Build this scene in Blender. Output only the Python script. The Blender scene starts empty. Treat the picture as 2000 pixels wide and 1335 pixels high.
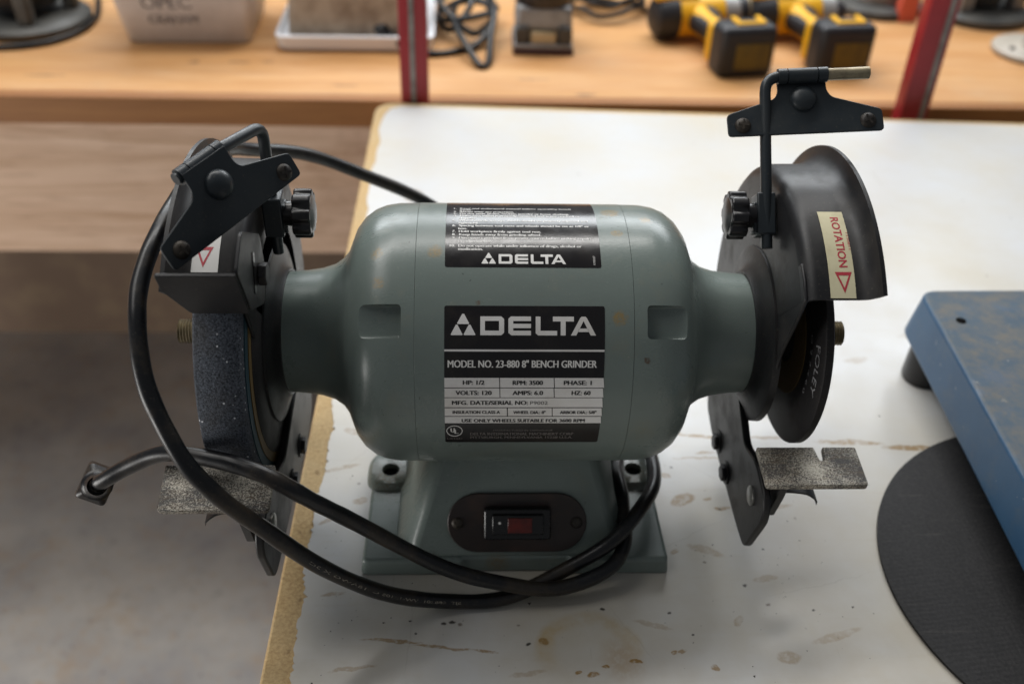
import bpy, bmesh, math, random
from mathutils import Vector as V, Matrix
from math import sin, cos, pi, radians as RAD
random.seed(7)
sc = bpy.context.scene
COL = sc.collection

# ------------------------------------------------------------------ camera
H = 0.139                                   # height of the grinder's shaft above the table
def cam_setup():
    yaw, pitch, roll = RAD(3.03), RAD(36.86), RAD(1.987)
    fw = V((sin(yaw)*cos(pitch), cos(yaw)*cos(pitch), -sin(pitch)))
    r = V((cos(yaw), -sin(yaw), 0)); u = r.cross(fw)
    r2 = r*cos(roll) + u*sin(roll); u2 = -r*sin(roll) + u*cos(roll)
    cd = bpy.data.cameras.new('camera'); co = bpy.data.objects.new('camera', cd); COL.objects.link(co)
    m = Matrix((r2, u2, -fw)).transposed().to_4x4(); m.translation = V((-.0303, -.5065, .5115))
    co.matrix_world = m
    cd.sensor_width = 36; cd.lens = 1927.4/2000*36
    cd.clip_start = .02; cd.clip_end = 50
    cd.dof.use_dof = True; cd.dof.focus_distance = .553; cd.dof.aperture_fstop = 5.4
    sc.camera = co
cam_setup()
# ------------------------------------------------------------------ light
w = bpy.data.worlds.new('World'); sc.world = w; w.use_nodes = True
w.node_tree.nodes['Background'].inputs[0].default_value = (.90, .94, 1.0, 1)
w.node_tree.nodes['Background'].inputs[1].default_value = .125
def area(name, loc, target, sx, sy, power, col):
    l = bpy.data.lights.new(name, 'AREA'); l.shape = 'RECTANGLE'; l.size = sx; l.size_y = sy
    l.energy = power; l.color = col
    o = bpy.data.objects.new(name, l); COL.objects.link(o); o.location = loc
    o.rotation_euler = (V(target)-V(loc)).to_track_quat('-Z', 'Y').to_euler()
    return o
area('window_light', (.10, 1.50, 1.02), (0, .20, 0), 2.2, .42, 25, (.93, .97, 1.0))
area('ceiling_lamp', (-.3, 1.15, 2.25), (-.1, .3, 0), 2.4, .22, 32, (1.0, .98, .95))
area('low_fill_light', (-2.5, -.7, -.40), (-.5, .9, -.60), 1.3, .9, 32, (1.0, .98, .95))  # added fill lamp, low left, to lift floor and apron; no visible source
area('room_light', (-1.5, .3, 2.3), (-.2, .3, 0), 1.6, 1.0, 16, (1.0, .98, .95))
sc.view_settings.view_transform = 'Standard'; sc.view_settings.look = 'None'
sc.view_settings.exposure = .2; sc.view_settings.gamma = 1

# ------------------------------------------------------------------ materials
def lin(c):
    return tuple(((x/255)/12.92 if x/255 <= .04045 else ((x/255+.055)/1.055)**2.4) for x in c) + (1,)
class NT:
    def __init__(s, name):
        s.m = bpy.data.materials.new(name); s.m.use_nodes = True; s.t = s.m.node_tree
        s.b = s.t.nodes['Principled BSDF']; s.co = s.t.nodes.new('ShaderNodeTexCoord')
    def n(s, typ, **kw):
        nd = s.t.nodes.new('ShaderNode'+typ)
        for k, v in kw.items():
            if k.startswith('_'): setattr(nd, k[1:], v)
            else:
                key = int(k[1:]) if k[0] == 'i' and k[1:].isdigit() else k
                s.set(nd.inputs[key], v)
        return nd
    def set(s, inp, v):
        if hasattr(v, 'links') and hasattr(v, 'is_output'): s.t.links.new(v, inp)
        else: inp.default_value = v
    def noise(s, scale, detail=4, rough=.55, vec=None, dist=0):
        return s.n('TexNoise', Vector=vec or s.co.outputs['Object'], Scale=scale, Detail=detail, Roughness=rough, Distortion=dist).outputs[0]
    def ramp(s, fac, a, b, ca=(0,0,0,1), cb=(1,1,1,1)):
        r = s.n('ValToRGB', i0=fac); e = r.color_ramp.elements
        e[0].position = a; e[1].position = b; e[0].color = ca; e[1].color = cb
        return r.outputs[0]
    def mix(s, fac, a, b):
        nd = s.t.nodes.new('ShaderNodeMix'); nd.data_type = 'RGBA'
        s.set(nd.inputs[0], fac); s.set(nd.inputs[6], a); s.set(nd.inputs[7], b)
        return nd.outputs[2]
    def math(s, op, a, b=0., clamp=False):
        nd = s.t.nodes.new('ShaderNodeMath'); nd.operation = op; nd.use_clamp = clamp
        s.set(nd.inputs[0], a); s.set(nd.inputs[1], b)
        return nd.outputs[0]
    def mapped(s, scale, rot=(0,0,0), loc=(0,0,0), vec=None):
        nd = s.n('Mapping', Vector=vec or s.co.outputs['Object']); nd.inputs['Scale'].default_value = scale
        nd.inputs['Rotation'].default_value = rot; nd.inputs['Location'].default_value = loc
        return nd.outputs[0]
    def bump(s, hgt, strength, dist):
        s.set(s.b.inputs['Normal'], s.n('Bump', Height=hgt, Strength=strength, Distance=dist).outputs[0])
    def fin(s, col=None, rough=None, metal=None, spec=None):
        if col is not None: s.set(s.b.inputs['Base Color'], col)
        if rough is not None: s.set(s.b.inputs['Roughness'], rough)
        if metal is not None: s.set(s.b.inputs['Metallic'], metal)
        if spec is not None: s.set(s.b.inputs['Specular IOR Level'], spec)
        return s.m

def simple(name, c, rough=.5, metal=0, c2=None, scale=60, lo=.4, hi=.7, bump=0, bscale=400, bdist=.0004, spec=None, rvar=.12):
    k = NT(name); col = lin(c)
    if c2 is not None: col = k.mix(k.ramp(k.noise(scale, 6, .6), lo, hi), lin(c), lin(c2))
    rr = k.math('ADD', k.math('MULTIPLY', k.noise(scale*1.7, 3), rvar), rough-rvar/2)
    if bump: k.bump(k.noise(bscale, 3), bump, bdist)
    return k.fin(col, rr, metal, spec)

def green_paint():
    k = NT('green_grey_enamel')
    base = k.mix(k.ramp(k.noise(9, 4), .35, .7), lin((118, 129, 124)), lin((108, 119, 114)))
    dust = k.ramp(k.noise(38, 7, .68), .56, .80)
    base = k.mix(k.math('MULTIPLY', dust, .42), base, lin((132, 128, 108)))
    chips = k.math('MULTIPLY', k.ramp(k.noise(330, 2, .5), .735, .75), k.ramp(k.noise(24, 2), .5, .6))
    base = k.mix(k.math('MULTIPLY', chips, .8), base, lin((44, 48, 46)))
    nz = k.math('MULTIPLY', k.math('SUBTRACT', k.noise(300, 4, .6), .5), .0055)
    mot = k.ramp(k.noise(700, 3, .6), .30, .58)
    def spot(p, r, c, amt, soft=.55):
        nonlocal base
        d = k.n('VectorMath', i0=k.co.outputs['Object'], i1=tuple(p)); d.operation = 'DISTANCE'
        q = k.math('DIVIDE', k.math('ADD', d.outputs['Value'], nz), r)
        base = k.mix(k.math('MULTIPLY', k.math('MULTIPLY', k.ramp(q, soft, 1., (1,1,1,1), (0,0,0,1)), mot), amt), base, lin(c))
    for x, a, r in ((-.0821, 56.3, .0040), (-.0841, 70.4, .0042), (-.0503, 70.6, .0046), (.0548, 81.6, .0032), (.0529, 42.1, .0044), (.053, 98.6, .0060), (.0735, 92, .0040), (-.092, 25.7, .0022), (-.030, 106, .004)):
        spot((x, -.081*cos(RAD(a)), H+.081*sin(RAD(a))), r*1.15, (140, 120, 78), .95)
    spot((.0691, -.081*cos(RAD(24.9)), H+.081*sin(RAD(24.9))), .0020, (84, 58, 36), .9)
    spot((-.0256, -.081*cos(RAD(48)), H+.081*sin(RAD(48))), .0016, (96, 62, 38), .9)
    spot((.0705, -.081*cos(RAD(-8)), H+.081*sin(RAD(-8))), .012, (126, 120, 96), .35, .2)
    for sx in (-1, 1): spot((sx*.085, -.006, .016), .024, (92, 76, 50), .75, .25)
    spot((-.012, -.078, .008), .010, (120, 96, 56), .6, .3); spot((-.055, -.074, .012), .006, (60, 48, 34), .6, .3)
    base = k.mix(k.math('MULTIPLY', k.ramp(k.noise(780, 2, .5), .70, .74), .35), base, lin((160, 158, 146)))
    smear = k.ramp(k.noise(14, 6, .7, k.mapped((1, 3, .6))), .40, .70)
    base = k.mix(k.math('MULTIPLY', smear, .22), base, lin((86, 92, 86)))
    rough = k.math('ADD', k.math('ADD', k.math('MULTIPLY', dust, .22), k.math('MULTIPLY', smear, .10)), .26)
    k.bump(k.math('ADD', k.noise(620, 3), k.math('MULTIPLY', k.noise(110, 3), .6)), .14, .0004)
    return k.fin(base, rough, 0, .45)
def black_satin(name, c=(24, 24, 26), c2=(64, 58, 50), amt=.38, rough=.42):
    k = NT(name)
    dust = k.ramp(k.noise(30, 7, .7), .48, .78)
    fine = k.ramp(k.noise(600, 3, .6), .62, .72)
    col = k.mix(k.math('MULTIPLY', dust, amt), lin(c), lin(c2))
    col = k.mix(k.math('MULTIPLY', fine, .25), col, lin((104, 96, 84)))
    k.bump(k.noise(700, 2), .12, .0003)
    return k.fin(col, k.math('ADD', k.math('MULTIPLY', dust, .25), rough), 0, .4)
def abrasive():
    k = NT('grinding_wheel_abrasive')
    a = k.noise(900, 4, .7); b = k.noise(60, 4)
    col = k.mix(k.ramp(a, .36, .66), lin((34, 38, 45)), lin((104, 110, 120)))
    inn = k.ramp(k.n('SeparateXYZ', Vector=k.co.outputs['Object']).outputs[0], -.166, -.156)
    col = k.mix(k.math('MULTIPLY', inn, .55), col, lin((66, 58, 48)))
    col = k.mix(k.math('MULTIPLY', k.ramp(b, .45, .75), .45), col, lin((64, 58, 50)))
    vor = k.n('TexVoronoi', Vector=k.co.outputs['Object'], Scale=620.)
    gate = k.ramp(k.n('SeparateColor', Color=vor.outputs['Color']).outputs[0], .978, .982)
    sp = k.math('MULTIPLY', k.ramp(vor.outputs['Distance'], .28, .42, (1,1,1,1), (0,0,0,1)), gate)
    col = k.mix(sp, col, lin((226, 228, 232)))  # grit sparkle painted into the colour as near-white dots
    k.bump(a, .8, .0009)
    return k.fin(col, .8, 0, .3)
def rest_metal():
    k = NT('worn_rest_metal')
    a = k.noise(1100, 6, .75); b = k.noise(38, 5, .65)
    m = k.ramp(k.math('ADD', k.math('MULTIPLY', a, .75), k.math('MULTIPLY', b, .45)), .575, .70)
    col = k.mix(m, k.mix(k.ramp(k.noise(70, 5, .7, k.mapped((1, 5, 1))), .45, .65), lin((58, 55, 52)), lin((84, 70, 52))), lin((196, 190, 176)))
    k.bump(a, .5, .0005)
    return k.fin(col, k.math('ADD', k.math('MULTIPLY', a, .2), .38), k.math('MULTIPLY', m, .55))
def wood(name, c1, c2, c3, axis=0, scale=1., rough=.6, dirt=None):
    k = NT(name)
    sv = [14*scale]*3; sv[axis] = 1.1*scale
    v = k.mapped(tuple(sv))
    g = k.noise(1.6, 6, .6, v, 1.4)
    g2 = k.noise(9, 4, .6, v, .3)
    col = k.mix(k.ramp(g, .32, .68), lin(c1), lin(c2))
    col = k.mix(k.math('MULTIPLY', k.ramp(g2, .52, .72), .4), col, lin(c3))
    if dirt: col = k.mix(k.math('MULTIPLY', k.ramp(k.noise(6, 6, .65), .56, .76), .55), col, lin(dirt))
    if name == 'bench_plywood':
        wv = k.n('TexNoise', Vector=k.co.outputs['Object'], Scale=60., Detail=4.)
        for x, y, rx, ry in ((-.413, .835, .010, .006), (-.355, .838, .022, .004), (-.312, .839, .014, .004), (-.20, .76, .03, .003), (-.60, .78, .03, .004), (.12, .74, .016, .006), (.44, .735, .02, .004), (.05, .79, .02, .003)):
            mp_ = k.n('Mapping', Vector=k.co.outputs['Object']); mp_.vector_type = 'TEXTURE'
            mp_.inputs['Location'].default_value = (x, y-.713, .88-.012); mp_.inputs['Scale'].default_value = (rx, ry, 1.)
            ln = k.n('VectorMath', i0=mp_.outputs[0]); ln.operation = 'LENGTH'
            q_ = k.math('ADD', ln.outputs['Value'], k.math('MULTIPLY', k.math('SUBTRACT', wv.outputs[0], .5), 2.2))
            col = k.mix(k.math('MULTIPLY', k.ramp(q_, .5, 1., (1,1,1,1), (0,0,0,1)), .6), col, lin((84, 64, 50)))
        pale = k.ramp(k.noise(5, 6, .7, k.mapped((1, 4, 1))), .45, .7)
        col = k.mix(k.math('MULTIPLY', pale, .3), col, lin((212, 178, 142)))
    k.bump(g2, .15, .001)
    return k.fin(col, rough)
def laminate():
    """white laminate, scuffed, with brown drips, a ring and grime: marks with shapes of their own"""
    k = NT('white_laminate')
    o = k.co.outputs['Object']
    wob = k.n('TexNoise', Vector=o, Scale=70., Detail=4., Roughness=.6)
    off = k.n('VectorMath', i0=wob.outputs['Color'], i1=(.5, .5, .5)); off.operation = 'SUBTRACT'
    sc_ = k.n('VectorMath', i0=off.outputs[0]); sc_.operation = 'SCALE'; sc_.inputs['Scale'].default_value = .007
    vv = k.n('VectorMath', i0=o, i1=sc_.outputs[0]); vv.operation = 'ADD'; vv = vv.outputs[0]
    def ell(x, y, rx, ry, rot=0):
        # Mapping of type TEXTURE = inverse transform
        nd = k.n('Mapping', Vector=vv); nd.vector_type = 'TEXTURE'
        nd.inputs['Location'].default_value = (x, y, 0); nd.inputs['Rotation'].default_value = (0, 0, rot)
        nd.inputs['Scale'].default_value = (rx, ry, 1000)
        ln = k.n('VectorMath', i0=nd.outputs[0]); ln.operation = 'LENGTH'
        return ln.outputs['Value']
    fine = k.noise(260, 4, .65)
    col = k.mix(k.ramp(k.noise(5, 5, .6), .35, .7), lin((207, 208, 209)), lin((199, 192, 177)))
    # long faint wiping streaks / scratches
    st = k.noise(5, 5, .7, k.mapped((2, 26, 1), (0, 0, .1)))
    col = k.mix(k.math('MULTIPLY', k.ramp(st, .56, .78), .28), col, lin((184, 172, 150)))
    s2 = k.noise(7, 3, .6, k.mapped((30, 1.5, 1), (0, 0, -.25)))
    col = k.mix(k.math('MULTIPLY', k.ramp(s2, .70, .74), .25), col, lin((150, 142, 128)))
    # grime towards the working side of the table
    g = k.noise(7, 6, .62)
    sep = k.n('SeparateXYZ', Vector=o).outputs
    gm = k.math('MULTIPLY', k.ramp(g, .42, .72), k.ramp(k.math('ADD', k.math('MULTIPLY', sep[1], -2.2), .42), .1, .9))
    col = k.mix(k.math('MULTIPLY', gm, .55), col, lin((164, 142, 98)))
    tan = (146, 112, 54)
    def add(m, c, amt):
        nonlocal col
        col = k.mix(k.math('MULTIPLY', m, amt), col, lin(c))
    mot = k.math('MULTIPLY', k.ramp(fine, .28, .50), k.ramp(k.noise(90, 5, .7), .28, .48))
    inv = lambda d, a, b: k.ramp(d, a, b, (1, 1, 1, 1), (0, 0, 0, 1))
    # ring stain in front
    d = ell(.043, -.140, .032, .029)
    ring = k.math('MULTIPLY', inv(k.math('ABSOLUTE', k.math('SUBTRACT', d, .86)), .10, .24), k.ramp(k.noise(30, 6, .7), .38, .62))
    ring = k.math('MULTIPLY', ring, k.ramp(k.math('SUBTRACT', k.math('ADD', sep[1], k.math('MULTIPLY', k.noise(40, 4), .03)), -.140), -.012, .02))
    add(ring, (188, 166, 126), .75)
    add(k.math('MULTIPLY', inv(ell(.062, -.145, .016, .020, .4), .3, 1.), mot), (172, 140, 98), .45)
    # drips: (x, y, rx, ry, rot, amount)
    for x, y, rx, ry, ro, am in [
        (.122, -.013, .011, .006, .5, .75), (.149, -.022, .006, .0022, .1, .7), (.14, -.012, .004, .002, .3, .6),
        (.150, .054, .030, .0022, -.1, .75), (.205, .052, .022, .0020, -.05, .6), (.262, .047, .030, .0030, -.04, .8), (.310, .041, .026, .0034, -.05, .85),
        (.147, .036, .009, .0018, .05, .6), (-.078, -.131, .020, .0013, -.10, .75), (-.045, -.136, .022, .0012, -.1, .7), (-.02, -.139, .008, .0011, -.1, .8),
        (.0155, -.133, .0036, .0028, 0, .8), (.044, -.1565, .004, .0022, .3, .9), (.036, -.1545, .003, .0016, .2, .9), (.052, -.151, .0026, .0015, 0, .9), (.071, -.147, .0046, .0021, .1, .95),
        (.095, -.141, .0024, .0018, 0, .85), (.1, -.1405, .003, .0018, .2, .7), (.118, -.152, .003, .002, 0, .8),
        (-.092, .34, .012, .010, 0, .45), (-.091, .435, .012, .015, 0, .5), (.30, .15, .012, .004, .2, .35), (.375, .19, .03, .006, .2, .3), (.13, -.06, .014, .004, -.4, .4), (.165, -.085, .010, .003, .2, .4), (.19, -.02, .012, .0025, .1, .45), (-.125, .02, .016, .0025, .3, .5), (-.118, .06, .010, .004, -.3, .45), (-.128, -.03, .008, .0018, .6, .5), (.005, -.155, .012, .002, .2, .35), (.085, -.12, .014, .002, -.3, .35), (-.11, .12, .012, .004, .1, .4), (-.10, -.15, .016, .0016, .2, .5), (.14, .03, .02, .0016, 0, .5), (.2, -.13, .02, .003, .3, .35), (-.108, -.012, .006, .004, .4, .6), (.112, .012, .007, .003, -.3, .6), (.108, -.06, .004, .002, .5, .6), (-.118, -.095, .009, .0016, .2, .5), (.165, -.145, .008, .005, .2, .45), (.14, -.118, .005, .003, .8, .5), (.22, .0, .010, .0022, .1, .5)]:
        add(k.math('MULTIPLY', inv(ell(x, y, rx, ry, ro), .75, 1.02), mot), tan, am)
    # dark specks and holes in the sheet
    for x, y, rx in [(-.0895, .392, .0066), (.338, .318, .0058), (-.096, .36, .0040), (-.046, -.118, .0020), (-.041, -.1165, .0022), (.054, -.108, .0018), (.006, -.135, .0016), (.0965, -.112, .0016), (.108, -.128, .0013), (-.063, -.126, .0012), (.1, .085, .0015), (.12, .02, .0015), (.15, -.09, .0015), (.17, -.06, .0012), (.19, -.11, .0016)]:
        add(inv(ell(x, y, rx, rx*.8), .6, 1.), (38, 30, 22), .9)
    for x, y, L_, ro in ((.07, -.125, .030, -1.05), (-.067, -.13, .030, 1.5), (.115, -.05, .05, .5), (.16, .0, .06, -.7), (.2, -.09, .05, .25), (-.115, .03, .03, .9), (.02, -.105, .03, .1), (.13, .16, .07, .15), (.22, .22, .09, -.2), (-.06, .30, .05, .6), (.3, .3, .08, .4)):
        add(inv(ell(x, y, L_, .0005, ro), .5, 1.), (130, 118, 100), .16)
    sm = k.n('TexVoronoi', Vector=vv, Scale=55.)
    gate = k.ramp(k.n('SeparateColor', Color=sm.outputs['Color']).outputs[0], .90, .905)
    add(k.math('MULTIPLY', inv(sm.outputs['Distance'], .04, .09), gate), (84, 64, 40), .7)
    k.bump(k.math('ADD', fine, k.math('MULTIPLY', st, .6)), .06, .0006)
    return k.fin(col, k.math('ADD', k.math('MULTIPLY', k.noise(20, 5, .65), .28), .20), 0, .5)
def chipboard():
    k = NT('worn_particle_board')
    a = k.noise(420, 6, .7); b = k.noise(22, 4)
    col = k.mix(k.ramp(a, .35, .68), lin((176, 142, 96)), lin((216, 188, 138)))
    col = k.mix(k.math('MULTIPLY', k.ramp(b, .42, .70), .55), col, lin((196, 176, 138)))
    col = k.mix(k.math('MULTIPLY', k.ramp(k.noise(90, 3), .64, .72), .6), col, lin((104, 74, 42)))
    k.bump(a, .6, .0012)
    return k.fin(col, .85)
def concrete():
    k = NT('concrete_floor')
    a = k.noise(5, 7, .65); b = k.noise(40, 5, .6)
    col = k.mix(k.ramp(a, .35, .7), lin((180, 176, 170)), lin((142, 141, 143)))
    col = k.mix(k.math('MULTIPLY', k.ramp(k.noise(13, 8, .78, None, .4), .52, .66), .45), col, lin((166, 140, 108)))
    col = k.mix(k.math('MULTIPLY', k.ramp(b, .62, .7), .35), col, lin((128, 122, 116)))
    col = k.mix(k.math('MULTIPLY', k.ramp(k.noise(60, 6, .75), .56, .66), .45), col, lin((176, 146, 104)))
    col = k.mix(k.math('MULTIPLY', k.ramp(k.noise(90, 3), .69, .72), .7), col, lin((70, 66, 62)))
    return k.fin(col, .6)
def blue_tool():
    k = NT('blue_enamel_worn')
    sep = k.n('SeparateXYZ', Vector=k.co.outputs['Normal']).outputs
    a = k.noise(26, 7, .7, None, .4)
    blue = k.mix(k.ramp(k.noise(14, 4), .3, .7), lin((36, 72, 104)), lin((50, 88, 120)))
    up = k.ramp(sep[2], .7, .9)
    dust = k.math('MULTIPLY', k.ramp(a, .24, .46), up)
    col = k.mix(k.math('MULTIPLY', dust, .70), blue, k.mix(k.ramp(k.noise(60, 5, .7), .4, .65), lin((84, 96, 104)), lin((124, 114, 94))))
    col = k.mix(k.math('MULTIPLY', k.ramp(k.noise(45, 7, .75), .5, .72), .35), col, lin((96, 100, 98)))
    col = k.mix(k.math('MULTIPLY', k.ramp(k.noise(160, 3, .6), .70, .73), .7), col, lin((150, 150, 146)))
    wear = k.ramp(k.noise(17, 5, .6), .66, .70)
    col = k.mix(k.math('MULTIPLY', wear, up), col, lin((150, 144, 132)))
    return k.fin(col, k.math('ADD', k.math('MULTIPLY', dust, .35), .38))
def disc_mat():
    k = NT('fibre_cutting_disc')
    weave = k.n('TexWave', Vector=k.co.outputs['Object'], Scale=90., Distortion=1.2, Detail=2.)
    w2 = k.n('TexWave', Vector=k.mapped((1, 1, 1), (0, 0, 1.45)), Scale=90., Distortion=1.2, Detail=2.)
    h_ = k.math('ADD', weave.outputs['Fac'], w2.outputs['Fac'])
    col = k.mix(k.ramp(k.noise(500, 3, .7), .4, .75), lin((22, 21, 22)), lin((46, 44, 44)))
    col = k.mix(k.math('MULTIPLY', k.ramp(k.noise(12, 5, .7, k.mapped((1, 14, 1), (0,0,1.2))), .6, .75), .3), col, lin((104, 98, 92)))
    k.bump(h_, .10, .0006)
    return k.fin(col, .75)
M = {}
M['green'] = green_paint()
M['black'] = black_satin('black_satin_guard_paint')
M['bracket'] = black_satin('blued_bracket_steel', (41, 47, 51), (62, 63, 60), .35, .34)
M['plastic'] = simple('black_knob_plastic', (26, 25, 27), .3, 0, (52, 48, 46), 40, .5, .8)
M['rubber'] = black_satin('black_cord_rubber', (17, 18, 21), (78, 66, 50), .6, .32)
M['dark'] = simple('dark_oiled_steel', (40, 36, 33), .5, .3, (70, 62, 52), 60)
M['brownplate'] = simple('dark_brown_switch_plate', (44, 36, 33), .45, .1, (70, 50, 40), 45, .45, .75)
M['hole'] = simple('black_hole_bottom', (10, 10, 10), .95, spec=.1)
M['switch'] = simple('black_switch_plastic', (16, 15, 16), .28)
M['rocker'] = simple('smoked_red_rocker', (98, 25, 14), .25, 0, (62, 16, 10), 160)
M['thread'] = simple('zinc_thread', (160, 148, 122), .42, .6, (106, 96, 76), 120)
M['steel'] = simple('bright_bolt_steel', (176, 176, 172), .35, .85, (110, 106, 100), 150)
M['abrasive'] = abrasive()
M['wheelblack'] = black_satin('black_resin_wheel', (22, 20, 21), (52, 44, 40), .4, .6)
M['rest'] = rest_metal()
M['labelblack'] = simple('label_black_print', (22, 19, 20), .20, 0, (42, 38, 34), 70, .5, .85, spec=.5, bump=.05, bscale=90, bdist=.001)
M['labelsilver'] = simple('label_silver_foil', (236, 234, 231), .36, .15, (218, 213, 206), 25, .4, .7)
M['ink'] = simple('label_ink', (22, 20, 20), .5)
M['labeltext'] = simple('label_grey_print', (226, 224, 220), .45, .0)
M['dimtext'] = simple('label_faded_print', (118, 112, 108), .5)
M['cordprint'] = simple('worn_cord_print', (150, 142, 128), .6, 0, (40, 38, 36), 420, .48, .62)
M['sticker'] = simple('cream_foil_sticker', (226, 218, 182), .45, .1, (206, 196, 160), 90, .45, .8)
M['red'] = simple('red_print', (188, 60, 72), .5)
M['stickerwhite'] = simple('white_foil_sticker', (226, 224, 220), .45)
M['faint'] = simple('white_marker_writing', (170, 170, 172), .6, 0, (80, 78, 78), 700, .45, .6)
M['yellowpaper'] = simple('yellow_blotter_paper', (92, 72, 32), .7)
M['tealpaper'] = simple('teal_blotter_paper', (18, 50, 60), .7)
M['laminate'] = laminate(); M['chip'] = chipboard(); M['concrete'] = concrete()
M['bluetool'] = blue_tool(); M['disc'] = disc_mat()
M['tablemetal'] = simple('grey_table_leg', (90, 90, 92), .5)
M['plywood'] = wood('bench_plywood', (200, 152, 98), (184, 132, 78), (158, 106, 58), 0, 1.0, .5, (178, 148, 112))
M['lipping'] = wood('bench_front_lipping', (158, 106, 56), (140, 90, 44), (112, 70, 34), 0, 1.2, .6)
M['apron'] = wood('bench_apron_board', (228, 196, 170), (196, 160, 130), (138, 96, 66), 0, 1.3, .75, (132, 90, 60))
M['wall'] = simple('dark_wall_paint', (118, 98, 82), .85, 0, (136, 116, 94), 14, .45, .75)
M['redpost'] = simple('red_post_enamel', (146, 30, 36), .42, 0, (120, 24, 30), 20, .4, .8)
M['slot'] = simple('grey_slot_strip', (134, 128, 122), .5, .3, (100, 92, 86), 50)
M['tub'] = simple('cloudy_white_plastic', (206, 203, 203), .45, 0, (180, 176, 175), 14, .4, .75)
M['tub'].node_tree.nodes['Principled BSDF'].inputs['Transmission Weight'].default_value = .12
M['whitetray'] = simple('white_lid_plastic', (232, 234, 238), .4)
M['marker'] = simple('black_marker_ink', (92, 88, 88), .6, 0, (150, 146, 146), 160, .45, .62)
M['yellow'] = simple('drill_yellow_plastic', (226, 170, 24), .42)
M['drillblack'] = simple('drill_black_plastic', (30, 30, 34), .5)
M['drillgrey'] = simple('drill_grey_gearcase', (150, 148, 146), .45, .3)
M['cream'] = simple('drill_clutch_ring', (186, 168, 132), .5)
M['olive'] = simple('battery_label_print', (104, 84, 16), .5, 0, (70, 58, 18), 50)
M['greycast'] = simple('grey_cast_aluminium', (150, 150, 150), .5, .4, (116, 114, 112), 30)
M['darkcast'] = simple('dark_grey_casting', (62, 62, 60), .5, .1, (84, 82, 76), 30)
M['contents'] = simple('brown_box_contents', (164, 148, 128), .55, 0, (112, 94, 76), 18, .40, .62)
M['orange'] = simple('coral_plastic', (206, 92, 70), .5)
M['beige'] = simple('beige_casting', (172, 164, 152), .55, 0, (150, 142, 128), 25)
M['sandpaper'] = simple('dark_red_brown_pad', (70, 44, 42), .8)

# ------------------------------------------------------------------ mesh helpers
def finish(name, bm, mats, parent=None, smooth=38, bevel=None, seg=2, loc=None):
    bmesh.ops.remove_doubles(bm, verts=bm.verts, dist=1e-6)
    bmesh.ops.recalc_face_normals(bm, faces=bm.faces)
    me = bpy.data.meshes.new(name); bm.to_mesh(me); bm.free()
    for m_ in (mats if isinstance(mats, (list, tuple)) else [mats]): me.materials.append(M[m_])
    if smooth:
        me.polygons.foreach_set('use_smooth', [True]*len(me.polygons)); me.set_sharp_from_angle(angle=RAD(smooth))
    o = bpy.data.objects.new(name, me); COL.objects.link(o)
    if parent: o.parent = parent
    if loc: o.location = loc
    if bevel:
        b = o.modifiers.new('bevel', 'BEVEL'); b.width = bevel; b.segments = seg; b.limit_method = 'ANGLE'; b.angle_limit = RAD(35)
        b.harden_normals = False
    return o
def thing(name, label, cat, loc=(0,0,0), rz=0, group=None):
    o = bpy.data.objects.new(name, None); COL.objects.link(o); o.location = loc; o.rotation_euler = (0,0,rz)
    o.empty_display_size = .02
    return tag(o, label, cat, group)
def tag(o, label, cat, group=None):
    o['label'] = label; o['category'] = cat
    if group: o['group'] = group
    return o
def structure(o): o['kind'] = 'structure'; return o
def frame(o, ex, ey):
    ex = V(ex).normalized(); ey = V(ey); ey = (ey-ex*ey.dot(ex)).normalized(); ez = ex.cross(ey)
    m = Matrix((ex, ey, ez)).transposed().to_4x4(); m.translation = V(o); return m
def new(): return bmesh.new()
def lathe(bm, prof, n=64, a0=0, a1=2*pi, mi=0, m=None, closed_prof=False):
    """prof: (x, r) revolved about the local X axis; angle 0 = -Y (front), 90 = +Z"""
    full = abs(a1-a0-2*pi) < 1e-6
    k = n if full else n+1
    m = m or Matrix()
    rows = []
    for x, r in prof:
        if r < 1e-7: rows.append([bm.verts.new(m @ V((x, 0, 0)))]*k)
        else: rows.append([bm.verts.new(m @ V((x, -r*cos(a0+(a1-a0)*i/n), r*sin(a0+(a1-a0)*i/n)))) for i in range(k)])
    pr = list(zip(rows, rows[1:])) + ([(rows[-1], rows[0])] if closed_prof else [])
    for A, B in pr:
        for i in range(n):
            j = (i+1) % k
            vs = []
            for v in (A[i], A[j], B[j], B[i]):
                if v not in vs: vs.append(v)
            if len(vs) > 2:
                try: f = bm.faces.new(vs); f.material_index = mi
                except ValueError: pass
    if closed_prof and not full:
        for e in (0, k-1):
            try: f = bm.faces.new([r_[e] for r_ in rows]); f.material_index = mi
            except ValueError: pass
    return rows
def prism(bm, pts, m, t, mi=0):
    """polygon pts (local x,y) extruded from z=0 to z=t in frame m"""
    a = [bm.verts.new(m @ V((x, y, 0))) for x, y in pts]; b = [bm.verts.new(m @ V((x, y, t))) for x, y in pts]
    fs = [bm.faces.new(a), bm.faces.new(b)]
    for i in range(len(pts)):
        j = (i+1) % len(pts); fs.append(bm.faces.new((a[i], a[j], b[j], b[i])))
    for f in fs: f.material_index = mi
    return a, b
def box(bm, c, s, m=None, mi=0, taper=1.):
    m = m or Matrix(); x, y, z = s[0]/2, s[1]/2, s[2]/2
    vs = []
    for sz in (-1, 1):
        k = taper if sz > 0 else 1
        for sx, sy in ((-1,-1),(1,-1),(1,1),(-1,1)): vs.append(bm.verts.new(m @ V((c[0]+sx*x*k, c[1]+sy*y*k, c[2]+sz*z))))
    for q in ((0,1,2,3),(4,5,6,7),(0,1,5,4),(1,2,6,5),(2,3,7,6),(3,0,4,7)):
        bm.faces.new([vs[i] for i in q]).material_index = mi
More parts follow.
